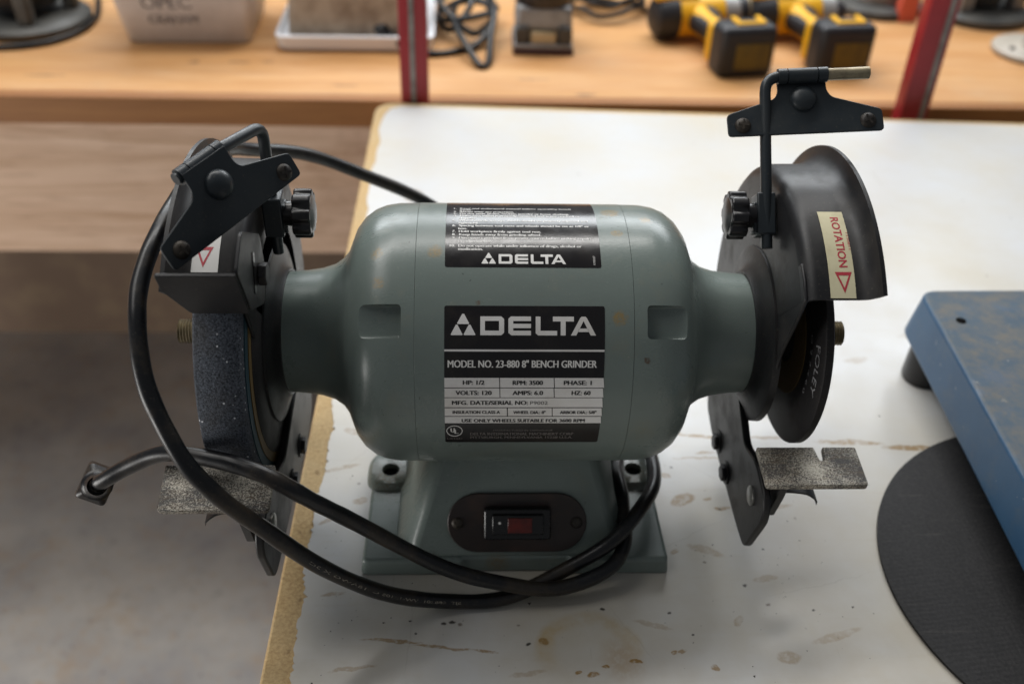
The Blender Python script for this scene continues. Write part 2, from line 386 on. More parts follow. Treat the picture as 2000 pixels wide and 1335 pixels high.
def rpoly(pts, r=.002, n=3):
    """round the corners of a polygon"""
    out = []; N = len(pts)
    for i in range(N):
        p, c, q = V(pts[i-1]), V(pts[i]), V(pts[(i+1) % N])
        rr = r[i] if isinstance(r, (list, tuple)) else r
        a = (p-c); b = (q-c); ra = min(rr, a.length*.45, b.length*.45)
        if ra < 1e-6: out.append(tuple(c)); continue
        A = c+a.normalized()*ra; B = c+b.normalized()*ra
        for k in range(n+1):
            t = k/n; out.append(tuple(A*(1-t)**2+c*2*t*(1-t)+B*t*t))
    return out
def disc_pts(r, n=24, cx=0, cy=0): return [(cx+r*cos(2*pi*i/n), cy+r*sin(2*pi*i/n)) for i in range(n)]
def catmull(P, n=8):
    P = [V(p) for p in P]; Q = [P[0]*2-P[1]]+P+[P[-1]*2-P[-2]]; out = []
    for i in range(1, len(Q)-2):
        a, b, c, d = Q[i-1:i+3]
        for k in range(n):
            t = k/n
            out.append(.5*((2*b)+(c-a)*t+(2*a-5*b+4*c-d)*t*t+(-a+3*b-3*c+d)*t**3))
    out.append(P[-1]); return out
def tube(bm, P, r, n=14, mi=0, cap=True):
    P = [V(p) for p in P]; up = None; rows = []
    for i, p in enumerate(P):
        t = (P[min(i+1, len(P)-1)]-P[max(i-1, 0)]).normalized()
        if up is None: up = t.orthogonal().normalized()
        up = (up-t*up.dot(t)).normalized(); s = t.cross(up)
        rr = r(i/(len(P)-1)) if callable(r) else r
        rows.append([bm.verts.new(p+(up*cos(2*pi*k/n)+s*sin(2*pi*k/n))*rr) for k in range(n)])
    for A, B in zip(rows, rows[1:]):
        for k in range(n): bm.faces.new((A[k], A[(k+1) % n], B[(k+1) % n], B[k])).material_index = mi
    if cap:
        bm.faces.new(rows[0]).material_index = mi; bm.faces.new(rows[-1]).material_index = mi
def bent_rod(pts, r, n=6):
    """polyline with rounded bends"""
    P = [V(p) for p in pts]; out = [P[0]]
    for i in range(1, len(P)-1):
        a = P[i-1]-P[i]; b = P[i+1]-P[i]; A = P[i]+a.normalized()*r; B = P[i]+b.normalized()*r
        for k in range(n+1):
            t = k/n; out.append(A*(1-t)**2+P[i]*2*t*(1-t)+B*t*t)
    out.append(P[-1]); return out
def dome(bm, m, r, hgt, n=20, k=6, mi=0):
    rows = []
    for j in range(k+1):
        a = j/k*pi/2
        if j == k: rows.append([bm.verts.new(m @ V((0, 0, hgt)))]*n)
        else: rows.append([bm.verts.new(m @ V((r*cos(a)*cos(2*pi*i/n), r*cos(a)*sin(2*pi*i/n), hgt*sin(a)))) for i in range(n)])
    for A, B in zip(rows, rows[1:]):
        for i in range(n):
            vs = []
            for v in (A[i], A[(i+1) % n], B[(i+1) % n], B[i]):
                if v not in vs: vs.append(v)
            bm.faces.new(vs).material_index = mi
def hexbolt(parent, name, o, axis, r, t, mat='dark', washer=0):
    axis = V(axis); m = frame(o, axis.orthogonal(), axis.cross(axis.orthogonal()))
    bm = new()
    if washer: prism(bm, disc_pts(washer, 20), m, .0012)
    m2 = m @ Matrix.Translation((0, 0, .0012 if washer else 0))
    prism(bm, disc_pts(r, 6), m2, t)
    return finish(name, bm, mat, parent, bevel=.0006)
def pan_screw(parent, o, nrm, r, mat='dark', name='screw', rot=.3):
    nrm = V(nrm).normalized(); m = frame(o, nrm.orthogonal(), nrm.cross(nrm.orthogonal())) @ Matrix.Rotation(rot, 4, 'Z')
    bm = new(); dome(bm, m, r, r*.5, 18, 4)
    box(bm, (0, 0, r*.47), (r*1.3, r*.22, r*.10), m); box(bm, (0, 0, r*.465), (r*.22, r*1.3, r*.10), m)
    return finish(name, bm, mat, parent)
# ---- writing: text meshes and polygons laid on flat (u,v) sheets, mapped on any surface
def text_faces(body, size=1., bold=0.):
    c = bpy.data.curves.new('t', 'FONT'); c.body = body; c.size = size; c.offset = bold; c.resolution_u = 3
    o = bpy.data.objects.new('t', c); COL.objects.link(o)
    me = bpy.data.meshes.new_from_object(o.evaluated_get(bpy.context.evaluated_depsgraph_get()))
    vs = [v.co.copy() for v in me.vertices]; fs = [tuple(p.vertices) for p in me.polygons]
    bpy.data.objects.remove(o); bpy.data.curves.remove(c); bpy.data.meshes.remove(me)
    return vs, fs
def put_text(bm, body, x0, x1, y0, y1, mi=0, bold=0., rot=0, cap=True):
    """fit a line of text in the rectangle x0..x1, y0(base)..y1(top of capitals)"""
    vs, fs = text_faces(body)
    if not vs: return
    ax, bx_ = min(v.x for v in vs), max(v.x for v in vs)
    hv, _ = text_faces('H'); ch = max(v.y for v in hv)-min(v.y for v in hv); b0 = min(v.y for v in hv)
    for k, e in enumerate((0,) if not bold else (-bold, 0, bold)):
        sh = e*(y1-y0)
        nv = [bm.verts.new((x0+(v.x-ax)/(bx_-ax)*(x1-x0)+sh, y0+(v.y-b0)/ch*(y1-y0), k*.00002)) for v in vs]
        for f in fs:
            try: bm.faces.new([nv[i] for i in f]).material_index = mi
            except ValueError: pass
def poly(bm, pts, mi=0):
    f = bm.faces.new([bm.verts.new((x, y, 0)) for x, y in pts]); f.material_index = mi
def rect(bm, x0, y0, x1, y1, mi=0): poly(bm, [(x0, y0), (x1, y0), (x1, y1), (x0, y1)], mi)
def wrap(bm, fn, step, zl=False):
    ys = [v.co.y for v in bm.verts]; y = min(ys)
    while y < max(ys):
        y += step
        bmesh.ops.bisect_plane(bm, geom=bm.verts[:]+bm.edges[:]+bm.faces[:], plane_co=(0, y, 0), plane_no=(0, 1, 0))
    for v in bm.verts: v.co = fn(v.co.x, v.co.y, v.co.z) if zl else fn(v.co.x, v.co.y)
def delta_logo(bm, fx, fy, mi):
    """three triangles and wide letters, drawn on a 90..1450 x 105..305 grid (y down)"""
    P = lambda pts: poly(bm, [(fx(x), fy(y)) for x, y in pts], mi)
    P([(196,108),(214,108),(262,196),(256,202),(154,202),(148,196)])
    P([(137,208),(153,208),(200,298),(195,305),(95,305),(90,298)])
    P([(257,208),(273,208),(320,298),(315,305),(215,305),(210,298)])
    P([(365,130),(408,130),(408,305),(365,305)])                                    # D
    P([(408,130),(560,130),(585,152),(540,172),(408,172)]); P([(408,262),(540,262),(585,283),(560,305),(408,305)])
    P([(585,152),(587,160),(587,275),(585,283),(540,262),(540,172)])
    P([(650,130),(838,130),(838,172),(672,172),(672,262),(838,262),(838,305),(655,305),(627,283),(627,152)])   # E
    P([(672,198),(838,198),(838,238),(672,238)])
    P([(882,130),(927,130),(927,262),(1083,262),(1083,305),(905,305),(882,285)])    # L
    P([(1043,130),(1240,130),(1240,175),(1163,175),(1163,305),(1116,305),(1116,175),(1043,175)])   # T
    P([(1212,305),(1300,142),(1312,130),(1350,130),(1331,170),(1262,305)])          # A
    P([(1350,130),(1362,142),(1448,305),(1398,305),(1331,170)])
    P([(1290,240),(1372,240),(1388,272),(1274,272)])

# ================================================================== SETTING
bm = new(); box(bm, (0, .6, -.89), (6, 5, .02)); structure(finish('floor', bm, 'concrete', smooth=0))
bm = new(); box(bm, (0, 1.41, -.44), (6, .06, .88)); structure(finish('wall', bm, 'wall', smooth=0))

# ---- white work table
table = thing('work_table', 'white laminate work table with worn wooden edge carrying the grinder', 'table', (.4, .2, -.88))
T = V((-.4, -.2, .88))
def at_table(pts): return pts
rnd = random.Random(3)
core = rpoly([(-.156, -.62), (1.15, -.62), (1.15, .62), (-.150, .682)], [.03, .03, .03, .032], 6)
bm = new(); prism(bm, core, Matrix.Translation(T+V((0, 0, -.0292))), .028)
finish('table_core', bm, 'chip', table, bevel=.002)
edge = []
y = -.612
while y < .632:
    t_ = (y+.62)/1.25
    edge.append((-.1378+rnd.uniform(-.0007, .0009)*(1.3 if y < 0 else .8)+.0016*sin(y*37)+.0011*sin(y*113)+(-.0015 if y > .3 else 0)+(.0022 if rnd.random() < .06 and y < .2 else 0), y)); y += rnd.uniform(.0012, .0034) if y < .2 else .012
edge += [(-.136, .645), (-.130, .660), (-.117, .667)]
lam = [(x, y) for x, y in edge] + [(.2, .653), (.67, .632), (1.142, .610), (1.142, -.612)]
bm = new(); prism(bm, lam, Matrix.Translation(T+V((0, 0, -.0012))), .0012)
lo = finish('laminate_sheet', bm, 'laminate', table, smooth=0)
# shift so that object coordinates equal world coordinates (for the stain positions)
for v in lo.data.vertices: v.co -= T
lo.location = T
for (x, y) in ((-.09, -.5), (1.06, -.5), (-.09, .56), (1.06, .52)):
    bm = new(); box(bm, (x+T.x, y+T.y, .425), (.05, .05, .8516)); finish('leg', bm, 'tablemetal', table, bevel=.004)
bm = new(); box(bm, (.485+T.x, .02+T.y, .81), (1.06, 1.0, .06)); finish('rail_frame', bm, 'tablemetal', table)

# ---- wooden bench behind
ZB = -.012
bench = thing('wooden_bench', 'long plywood tool bench with board apron behind the white table', 'workbench', (0, .713, -.88))
B0 = V((0, -.713, .88))
bm = new(); box(bm, B0+V((0, 1.055, ZB-.012)), (5, .650, .024)); finish('bench_top', bm, 'plywood', bench, bevel=.0015)
bm = new(); box(bm, B0+V((0, .7215, ZB-.0195)), (5, .017, .038)); lp = finish('front_lipping', bm, 'lipping', bench, bevel=.002)
bm = new(); box(bm, B0+V((0, .745, ZB-.142)), (5, .03, .206)); finish('apron_board', bm, 'apron', bench, bevel=.003)
for x in (-2.2, -1.3, 1.3, 2.2):
    bm = new(); box(bm, B0+V((x, .80, -.575)), (.09, .06, .61)); finish('leg', bm, 'apron', bench, bevel=.003)

# ---- red uprights between table and bench
def post(x, y, wx, wy, label, slotx):
    p = thing('red_upright_post', label, 'post', (x, y, -.88), 0, 'red uprights of the bench shelves')
    bm = new()
    t = .003
    sh = rpoly([(-wx/2, -wy/2), (wx/2, -wy/2), (wx/2, wy/2), (-wx/2, wy/2)], .002, 2)
    prism(bm, sh, Matrix(), 1.55); finish('post_tube', bm, 'redpost', p)
    bm = new(); box(bm, (slotx, -wy/2-.0006, .80), (.0062, .0012, 1.5)); finish('slot_strip', bm, 'slot', p)
    return p
post(-.1015, .697, .035, .024, 'red metal upright with grey slot beside the white lidded box', -.0015)
post(.5445, .690, .036, .026, 'red metal upright with grey slot right of the yellow drills', .009)

# ================================================================== BENCH GRINDER
G = thing('bench_grinder', 'grey green bench grinder with black wheel guards and looped cord', 'bench grinder', (0, 0, 0))
AX = V((0, 0, H)); MA = Matrix.Translation(AX)
RM = .0812
def cyl(x, a, R=RM): return V((x, -R*cos(RAD(a)), H+R*sin(RAD(a))))
# --- motor housing (centre band) and end bells
bm = new(); lathe(bm, [(-.06135, .070), (-.06135, RM), (.06135, RM), (.06135, .070)], 128, m=MA); finish('motor_housing', bm, 'green', G, bevel=.00015)
def bell(s):
    prof = [(.0615, .070), (.0615, .0811), (.074, .0809), (.082, .0796), (.0885, .0770), (.0945, .0725), (.0990, .0665), (.1020, .0590), (.1045, .0525),
            (.1085, .0470), (.1145, .0428), (.1225, .0402), (.132, .0388), (.1425, .0380), (.1440, .0368), (.1440, .020)]
    bm = new(); lathe(bm, [(s*x, r) for x, r in prof], 128, m=MA); bmesh.ops.holes_fill(bm, edges=[e for e in bm.edges if e.is_boundary], sides=0)
    o = finish('end_bell', bm, 'green', G)
    # cast-in lifting pocket
    cb = new(); a = RAD(40.5)
    m = frame(cyl(s*.0795, 40.5), (s, 0, 0), (0, sin(a), cos(a)))
    box(cb, (.0130, 0, 0), (.0475, .0190, .0150), m)
    bmesh.ops.bevel(cb, geom=cb.edges[:], offset=.0022, segments=3, affect='EDGES', profile=.5)
    c = finish('cutter', cb, 'green')
    md = o.modifiers.new('pocket', 'BOOLEAN'); md.object = c; md.operation = 'DIFFERENCE'; md.solver = 'EXACT'
    dg = bpy.context.evaluated_depsgraph_get(); me = bpy.data.meshes.new_from_object(o.evaluated_get(dg))
    o.modifiers.clear(); o.data = me; bpy.data.objects.remove(c)
    me.polygons.foreach_set('use_smooth', [True]*len(me.polygons)); me.set_sharp_from_angle(angle=RAD(32))
bell(1); bell(-1)
# --- base: foot plate with bosses, pedestal
bm = new()
n_ = frame((0, 0, 0), (1, 0, 0), (0, 1, 0))
fp = rpoly([(-.1012, -.0802), (-.036, -.0802), (-.034, -.0775), (.034, -.0775), (.036, -.0802), (.1012, -.0802), (.0985, .080), (-.0985, .080)], [.004, .002, .002, .002, .002, .004, .01, .01], 3)
a_, b_ = prism(bm, fp, n_, .0135)
for v in b_: v.co.x *= .985; v.co.y *= .985
bp = finish('foot_plate', bm, 'green', G, bevel=.0025, seg=3)
def loft(bm, secs):
    rows = [[bm.verts.new(p) for p in s_] for s_ in secs]
    for A, B in zip(rows, rows[1:]):
        for i in range(len(A)): bm.faces.new((A[i], A[(i+1) % len(A)], B[(i+1) % len(B)], B[i]))
    bm.faces.new(rows[0]); bm.faces.new(rows[-1])
bm = new()
def pr(y0, y1, wf, ws, z):
    """octagonal section: front panel of half width wf, sides out to ws"""
    return [V((-wf, y0, z)), V((wf, y0, z)), V((ws, y0+(ws-wf)*1.5, z)), V((ws, y1, z)), V((-ws, y1, z)), V((-ws, y0+(ws-wf)*1.5, z))]
tn = math.tan(RAD(28))
loft(bm, [pr(-.0765, .070, .0675, .080, .0125), pr(-.0765+.010*tn, .068, .0650, .0715, .0225), pr(-.0765+.058*tn, .05, .0490, .0560, .0705), pr(-.0765+.063*tn, .048, .0475, .0545, .0755)])
finish('pedestal', bm, 'green', G, bevel=.003, seg=3)
for s in (-1, 1):
    bm = new(); n = 40; rows = []
    def sq(a, hx, hy, e=.5): return (math.copysign(abs(cos(a))**e, cos(a))*hx, math.copysign(abs(sin(a))**e, sin(a))*hy)
    for hx, hy, z, e, oy in ((.0165, .0190, .0125, .6, .002), (.0145, .0165, .0165, .6, .002), (.0130, .0150, .0180, .7, .002), (.0062, .0062, .0182, 1, 0), (.0058, .0058, .0176, 1, 0), (.0058, .0058, .0136, 1, 0)):
        rows.append([bm.verts.new((s*.0862+sq(2*pi*i/n, hx, hy, e)[0], oy+sq(2*pi*i/n, hx, hy, e)[1], z)) for i in range(n)])
    for A, B in zip(rows, rows[1:]):
        for i in range(n): bm.faces.new((A[i], A[(i+1) % n], B[(i+1) % n], B[i]))
    finish('mounting_boss', bm, 'green', bp)
    bm = new(); prism(bm, disc_pts(.0058, 24), Matrix.Translation((s*.0862, 0, .0130)), .0008); finish('bolt_hole', bm, 'hole', bp)
# --- switch plate on the sloping panel
ps = frame((0, -.0765, .0125), (1, 0, 0), (0, sin(RAD(28)), cos(RAD(28))))      # local x right, y up the slope, z outwards
ps2 = ps @ Matrix.Translation((.0004, .0245, .0002))
def stadium(hw, r, n=14):
    return [(hw-r+r*cos(-pi/2+pi*i/n), r*sin(-pi/2+pi*i/n)) for i in range(n+1)]+[(-hw+r+r*cos(pi/2+pi*i/n), r*sin(pi/2+pi*i/n)) for i in range(n+1)]
bm = new(); prism(bm, stadium(.0452, .0198), ps2, .0016); sp = finish('switch_plate', bm, 'brownplate', G, bevel=.0006)
bm = new()
prism(bm, rpoly([(-.0215, -.0105), (.0215, -.0105), (.0215, .0105), (-.0215, .0105)], .002), ps2 @ Matrix.Translation((0, .0006, .0014)), .0058)
finish('switch_bezel', bm, 'switch', sp, bevel=.0012)
bm = new()
mk = ps2 @ Matrix.Translation((.0002, .0010, .0072))
a_, b_ = prism(bm, [(-.0165, -.0066), (.0165, -.0066), (.0165, .0066), (-.0165, .0066)], mk, .0022)
finish('rocker', bm, 'switch', sp, bevel=.0008)
bm = new(); prism(bm, [(-.0065, -.0050), (.0090, -.0050), (.0090, .0050), (-.0065, .0050)], mk @ Matrix.Translation((0, 0, .0021)), .0007); finish('red_lens', bm, 'rocker', sp, bevel=.0003)
bm = new(); prism(bm, disc_pts(.0009, 12, -.0118, .0016), mk @ Matrix.Translation((0, 0, .0022)), .0002); finish('on_mark', bm, 'labeltext', sp, smooth=0)
for s in (-1, 1): pan_screw(sp, ps2 @ V((s*.0385, 0, .0016)), ps2.to_3x3() @ V((0, 0, 1)), .0040, 'dark', rot=.4)
# --- name plate (front) : u in metres, v = angle in degrees
YA = [(590, 48.0), (597, 46.65), (617, 42.56), (654, 35.12), (683, 29.28), (702, 25.39), (717, 22.28), (736, 18.24), (756, 13.83), (775, 9.45), (794, 4.81), (811, .355), (825, -3.6), (843, -9.2), (862, -16.2), (870, -19.5)]
def ang(py, tab=YA):
    for (a, va), (b, vb) in zip(tab, tab[1:]):
        if py <= b: return va+(vb-va)*(py-a)/(b-a)
    return tab[-1][1]
def fy(cy): return ang(590+cy/4.767)
def fx_row(cx, cy):
    rt = 1530 if cy < 690 else 1520-(cy-690)*.115
    return -.0447+(cx-30)/(rt-30)*.0893
def lift(d): return lambda u, v: cyl(u, v, RM+d)
KA = RM*pi/180                                    # metres of arc for a degree
plate = new(); c0, c1 = -16.2, 46.7
poly(plate, rpoly([(-.0447, c0*KA), (.0447, c0*KA), (.0447, c1*KA), (-.0447, c1*KA)], .0014, 4))
def wrapk(bm, d, step=.0015): wrap(bm, lambda u, v, z: cyl(u, v/KA, RM+d+z), step, True)
wrapk(plate, .00012); npl = finish('name_plate', plate, 'labelblack', G)
bm = new()
q = lambda cx, cy: (fx_row(cx, cy), fy(cy)*KA)
def qrect(x0, y0, x1, y1, mi=0):
    poly(bm, [q(x0, y1), q(x1, y1), q(x1, y0), q(x0, y0)], mi)
delta_logo(bm, lambda x: fx_row(x, 200), lambda y: fy(y)*KA, 0)
qrect(30, 437, 1530, 456, 0)
for x0, y0, x1, y1 in [(30,700,540,790),(548,700,1050,790),(1058,700,1519,790),(30,797,540,881),(548,797,1045,881),(1053,797,1507,881),(30,887,1497,972),
                       (30,980,605,1053),(615,980,1022,1053),(1030,980,1487,1053),(30,1060,1479,1119)]: qrect(x0, y0, x1, y1, 0)
wrapk(bm, .00020); finish('silver_print', bm, 'labelsilver', npl, smooth=0)
bm = new()
def qt(s, x0, x1, y0, y1, bold=.0, mi=0): put_text(bm, s, fx_row(x0, y1), fx_row(x1, y1), fy(y1)*KA, fy(y0)*KA, mi, bold)
qt('MODEL NO. 23-880 8" BENCH GRINDER', 64, 1460, 538, 604, .045)
wrapk(bm, .00022); finish('model_lettering', bm, 'labeltext', npl, smooth=0)
bm = new()
for s, x0, x1, y0, y1 in [('HP: 1/2',203,400,724,762),('RPM: 3500',666,944,726,764),('PHASE: 1',1143,1400,726,764),('VOLTS: 120',135,465,820,857),('AMPS: 6.0',662,942,820,857),('HZ: 60',1212,1385,820,857),
                          ('MFG. DATE/SERIAL NO:',100,800,912,948),('INSULATION CLASS A',105,540,1004,1030),('WHEEL DIA.: 8"',665,962,1006,1032),('ARBOR DIA.: 5/8"',1098,1435,1006,1032),('USE ONLY WHEELS SUITABLE FOR 3600 RPM',187,1325,1080,1110)]:
    qt(s, x0, x1, y0, y1, .07)
qt('P9002', 822, 985, 916, 946, .0)
wrapk(bm, .00028); finish('data_lettering', bm, 'ink', npl, smooth=0)
bm = new()
qt('MANUFACTURED IN TAIWAN FOR', 478, 1030, 1176, 1192); qt('DELTA INTERNATIONAL MACHINERY CORP', 265, 1220, 1206, 1228, .03); qt('PITTSBURGH, PENNSYLVANIA 15238 U.S.A.', 265, 1215, 1238, 1258, .03)
qt('LISTED', 50, 190, 1252, 1266)
wrapk(bm, .00022); finish('maker_lettering', bm, 'dimtext', npl, smooth=0)
bm = new()
cx_, cy_, rr = 118, 1190, 70
N = 28
for i in range(N):
    a, b = 2*pi*i/N, 2*pi*(i+1)/N
    poly(bm, [q(cx_+rr*cos(a)*1.08, cy_+rr*.72*sin(a)), q(cx_+rr*cos(b)*1.08, cy_+rr*.72*sin(b)), q(cx_+rr*.9*cos(b)*1.08, cy_+rr*.62*sin(b)), q(cx_+rr*.9*cos(a)*1.08, cy_+rr*.62*sin(a))])
qt('U', 84, 118, 1165, 1203, .06); qt('L', 120, 152, 1178, 1215, .06)
wrapk(bm, .00022); finish('approval_mark', bm, 'labeltext', npl, smooth=0)
# --- warning label (top)
UA = [(395, 120), (404, 104.9), (412, 99.1), (420, 94.7), (428, 90.9), (436, 87.6), (444, 84.6), (452, 81.9), (460, 79.3), (468, 76.9), (476, 74.6), (484, 72.4), (492, 70.2), (500, 68.2), (508, 66.2), (516, 64.3), (524, 62.4)]
fv = lambda cy: ang(390+cy/6.06, UA)
fu = lambda cx: -.0447+(cx-40)/(1885-40)*.0885
wl = new(); poly(wl, rpoly([(-.0447, 63.0*KA), (.0438, 63.0*KA), (.0438, 124*KA), (-.0447, 124*KA)], .0014, 4)); wrapk(wl, .00012)
wlo = finish('warning_label', wl, 'labelblack', G)
bm = new()
delta_logo(bm, lambda x: fu(470+(x-90)/(1448-90)*(1468-470)), lambda y: fv(625+(y-105)/200*130)*KA, 0)
lines = [('10.  Do not operate while under influence of drugs, alcohol or',95,1665,72.9,.02),('medication.',195,485,71.15,.02),
 ('9.  Disconnect machine from power source before making repairs',120,1798,77.3,.0),('or adjustments.',195,585,75.4,.0),('8.  Keep hands away from grinding wheel.',120,1190,79.3,0),('7.  Hold workpiece firmly against tool rest.',120,1190,81.3,0),
 ('6.  Spacing between tool rests and wheels should be set at 1/8" or',120,1785,85.2,0),('less.',195,298,83.2,0),('5.  Wheel guards and eye shields should be properly adjusted and',120,1775,89.2,0),('tightened.',195,435,87.2,0),
 ('4.  Make sure wheel is properly mounted and is not cracked or',130,1690,93.2,0),('chipped.',200,400,91.2,0),('3.  Do not wear gloves, necktie, jewelry or loose clothing.',130,1560,95.3,0),('2.  Always wear eye protection.',130,880,97.3,0),
 ('1.  Read and understand manual before operating bench',135,1600,101.4,0),('grinder.',205,360,99.4,0)]
for s, x0, x1, a, bd in lines: put_text(bm, s, fu(x0), fu(x1), a*KA, (a+1.30)*KA, 0, .05+bd)
wrapk(bm, .00022); finish('warning_lettering', bm, 'labeltext', wlo, smooth=0)
bm = new()
vs, fs = text_faces('1330227', 1.)
ax, bx_ = min(v.x for v in vs), max(v.x for v in vs)
nv = [bm.verts.new((fu(1815)-v.y*.0016, (64.3+(v.x-ax)/(bx_-ax)*4.3)*KA, 0)) for v in vs]
for f in fs: bm.faces.new([nv[i] for i in f])
wrapk(bm, .00022); finish('part_number', bm, 'labeltext', wlo, smooth=0)

# --- shafts, wheels
def shaft(s, x0, x1):
    bm = new(); prof = [(s*x0, 0), (s*x0, .0078)]; x = x0+.012
    while x < x1-.0015:
        prof += [(s*x, .0068), (s*(x+.0009), .0079)]; x += .0018
    prof += [(s*(x1-.0008), .0068), (s*x1, .0058), (s*x1, 0)]
    lathe(bm, prof, 28, m=MA); finish('threaded_shaft', bm, 'thread', G, smooth=25)
shaft(1, .14, .2095); shaft(-1, .14, .213)
bm = new(); lathe(bm, [(-.153, 0), (-.153, .0975), (-.1545, .099), (-.1765, .099), (-.178, .0975), (-.178, 0)], 128, m=MA)
gw = finish('grinding_wheel', bm, 'abrasive', G, smooth=50)
bm = new(); lathe(bm, [(-.1524, .020), (-.1524, .0885), (-.1530, .0885)], 96, m=MA); finish('teal_paper_ring', bm, 'tealpaper', gw)
bm = new(); lathe(bm, [(-.1519, .074), (-.1519, .0815), (-.1524, .0815)], 96, m=MA); finish('yellow_paper_ring', bm, 'yellowpaper', gw)
bm = new(); lathe(bm, [(-.1500, .012), (-.1500, .071), (-.1517, .0755), (-.1524, .0755)], 96, m=MA); finish('clamp_washer', bm, 'wheelblack', gw)
bm = new(); lathe(bm, [(.1735, 0), (.1735, .0690), (.1745, .0705), (.1785, .0705), (.1795, .0690), (.1795, 0)], 128, m=MA)
fw_ = finish('sharpening_wheel', bm, 'wheelblack', G, smooth=50)
bm = new(); lathe(bm, [(.1730, .018), (.1730, .0385), (.1735, .0385)], 64, m=MA); finish('yellow_paper_ring', bm, 'yellowpaper', fw_)
def on_disc(bm, x, R0, a_mid, k=1):
    for v in bm.verts:
        a = RAD(a_mid)-v.co.x/R0; r = R0+v.co.y
        v.co = V((x, -r*cos(a), H+r*sin(a)))
bm = new(); put_text(bm, 'FOLEY', -.016, .016, -.003, .0035, 0, .0); on_disc(bm, .1732, .060, 14); finish('white_writing', bm, 'faint', fw_, smooth=0)
bm = new(); put_text(bm, 'G 2 7 4 6 0', -.020, .020, -.0012, .0012, 0, 0); on_disc(bm, .1732, .049, 12); finish('small_print', bm, 'faint', fw_, smooth=0)

# --- wheel guards
def guard(s):
    a0, a1 = RAD(46), RAD(248)
    prof = [(.1500, .030), (.1500, .0985), (.1510, .1030), (.1535, .1060), (.1570, .1072), (.1760, .1075), (.1800, .1082), (.1832, .1104), (.1858, .1140), (.1872, .1190)]
    t = .0022
    inner = [(.1895, .1190), (.1880, .1125), (.1845, .1070), (.1800, .1055), (.1580, .1048), (.1550, .1035), (.1532, .1005), (.1524, .0970), (.1524, .030)]
    bm = new(); lathe(bm, [(s*x, r) for x, r in prof+inner], 96, a0, a1, m=MA, closed_prof=True)
    g = finish('wheel_guard', bm, 'black', G, smooth=40)
    bm = new()       # hub flange round the motor collar, with a raised web up to the guard
    lathe(bm, [(s*x, r) for x, r in [(.1425, .030), (.1425, .0400), (.1445, .0420), (.1468, .0480), (.1478, .0535), (.1488, .0562), (.1530, .0566), (.1530, .030)]], 96, m=MA)
    finish('hub_flange', bm, 'black', g)
    bm = new()       # pressed cheek that joins the hub to the drum at the front
    a = RAD(46); pts = []
    for i in range(9):
        t_ = i/8; aa = a-RAD(38)*t_; r_ = .1045*(1-t_)**2.6+.0560*(1-(1-t_)**2.6)
        pts.append((-r_*cos(aa), r_*sin(aa)))
    inn = [(-.05*cos(RAD(x)), .05*sin(RAD(x))) for x in (8, 20, 32, 50, 70)]
    pts2 = pts+inn+[(-.1035*cos(RAD(58)), .1035*sin(RAD(58))), (-.1045*cos(RAD(52)), .1045*sin(RAD(52)))]
    m = Matrix.Translation(AX+V((s*.1501, 0, 0))) @ frame((0,0,0), (0,1,0), (0,0,1))
    prism(bm, pts2, m, .0024*s); finish('cheek', bm, 'black', g, bevel=.001)
    # sticker
    st = new(); R = .1077
    KD = R*pi/180
    x0, x1 = .1632, .1782
    def sx(u): return x0+(x1-x0)*u
    rect(st, 0, 0, 1, 1, 0)
    v0, v1 = (46.4, 75.4) if s > 0 else (53, 82)
    wsub = lambda b, d: wrap(b, lambda u, v: V((s*sx(u), -(R+d)*cos(RAD(v0+(v1-v0)*v)), H+(R+d)*sin(RAD(v0+(v1-v0)*v)))), .05)
    # red: word reads downwards, triangle below
    tx = new(); vs, fs = text_faces('ROTATION', 1., .02)
    ax, bx_ = min(v.x for v in vs), max(v.x for v in vs); top = max(v.y for v in vs)
    nv = []
    for v in vs:
        uu = .42+v.y/top*.30 if s > 0 else .42+v.y/top*.30
        nv.append(tx.verts.new((uu if s > 0 else 1-uu, .92-(v.x-ax)/(bx_-ax)*.60, 0)))
    for f in fs: tx.faces.new([nv[i] for i in f])
    tri = [(.22, .27), (.84, .27), (.53, .05)]; ti = [(.34, .235), (.72, .235), (.53, .105)]
    for i in range(3):
        j = (i+1) % 3; poly(tx, [tri[i], tri[j], ti[j], ti[i]])
    vs, fs = text_faces('1330811', 1.); ax, bx_ = min(v.x for v in vs), max(v.x for v in vs); top = max(v.y for v in vs)
    nv = [tx.verts.new((.86+v.y/top*.07, .72-(v.x-ax)/(bx_-ax)*.20, 0)) for v in vs]
    for f in fs: tx.faces.new([nv[i] for i in f])
    wsub(st, 0.0); wsub(tx, .00012)
    me = bpy.data.meshes.new('tmp'); tx.to_mesh(me); tx.free()
    nf = len(st.faces); st.from_mesh(me); bpy.data.meshes.remove(me)
    st.faces.ensure_lookup_table()
    for f in st.faces[nf:]: f.material_index = 1
    finish('rotation_sticker', st, ['sticker' if s > 0 else 'stickerwhite', 'red'], g, smooth=0)
    return g
gR = guard(1); gL = guard(-1)

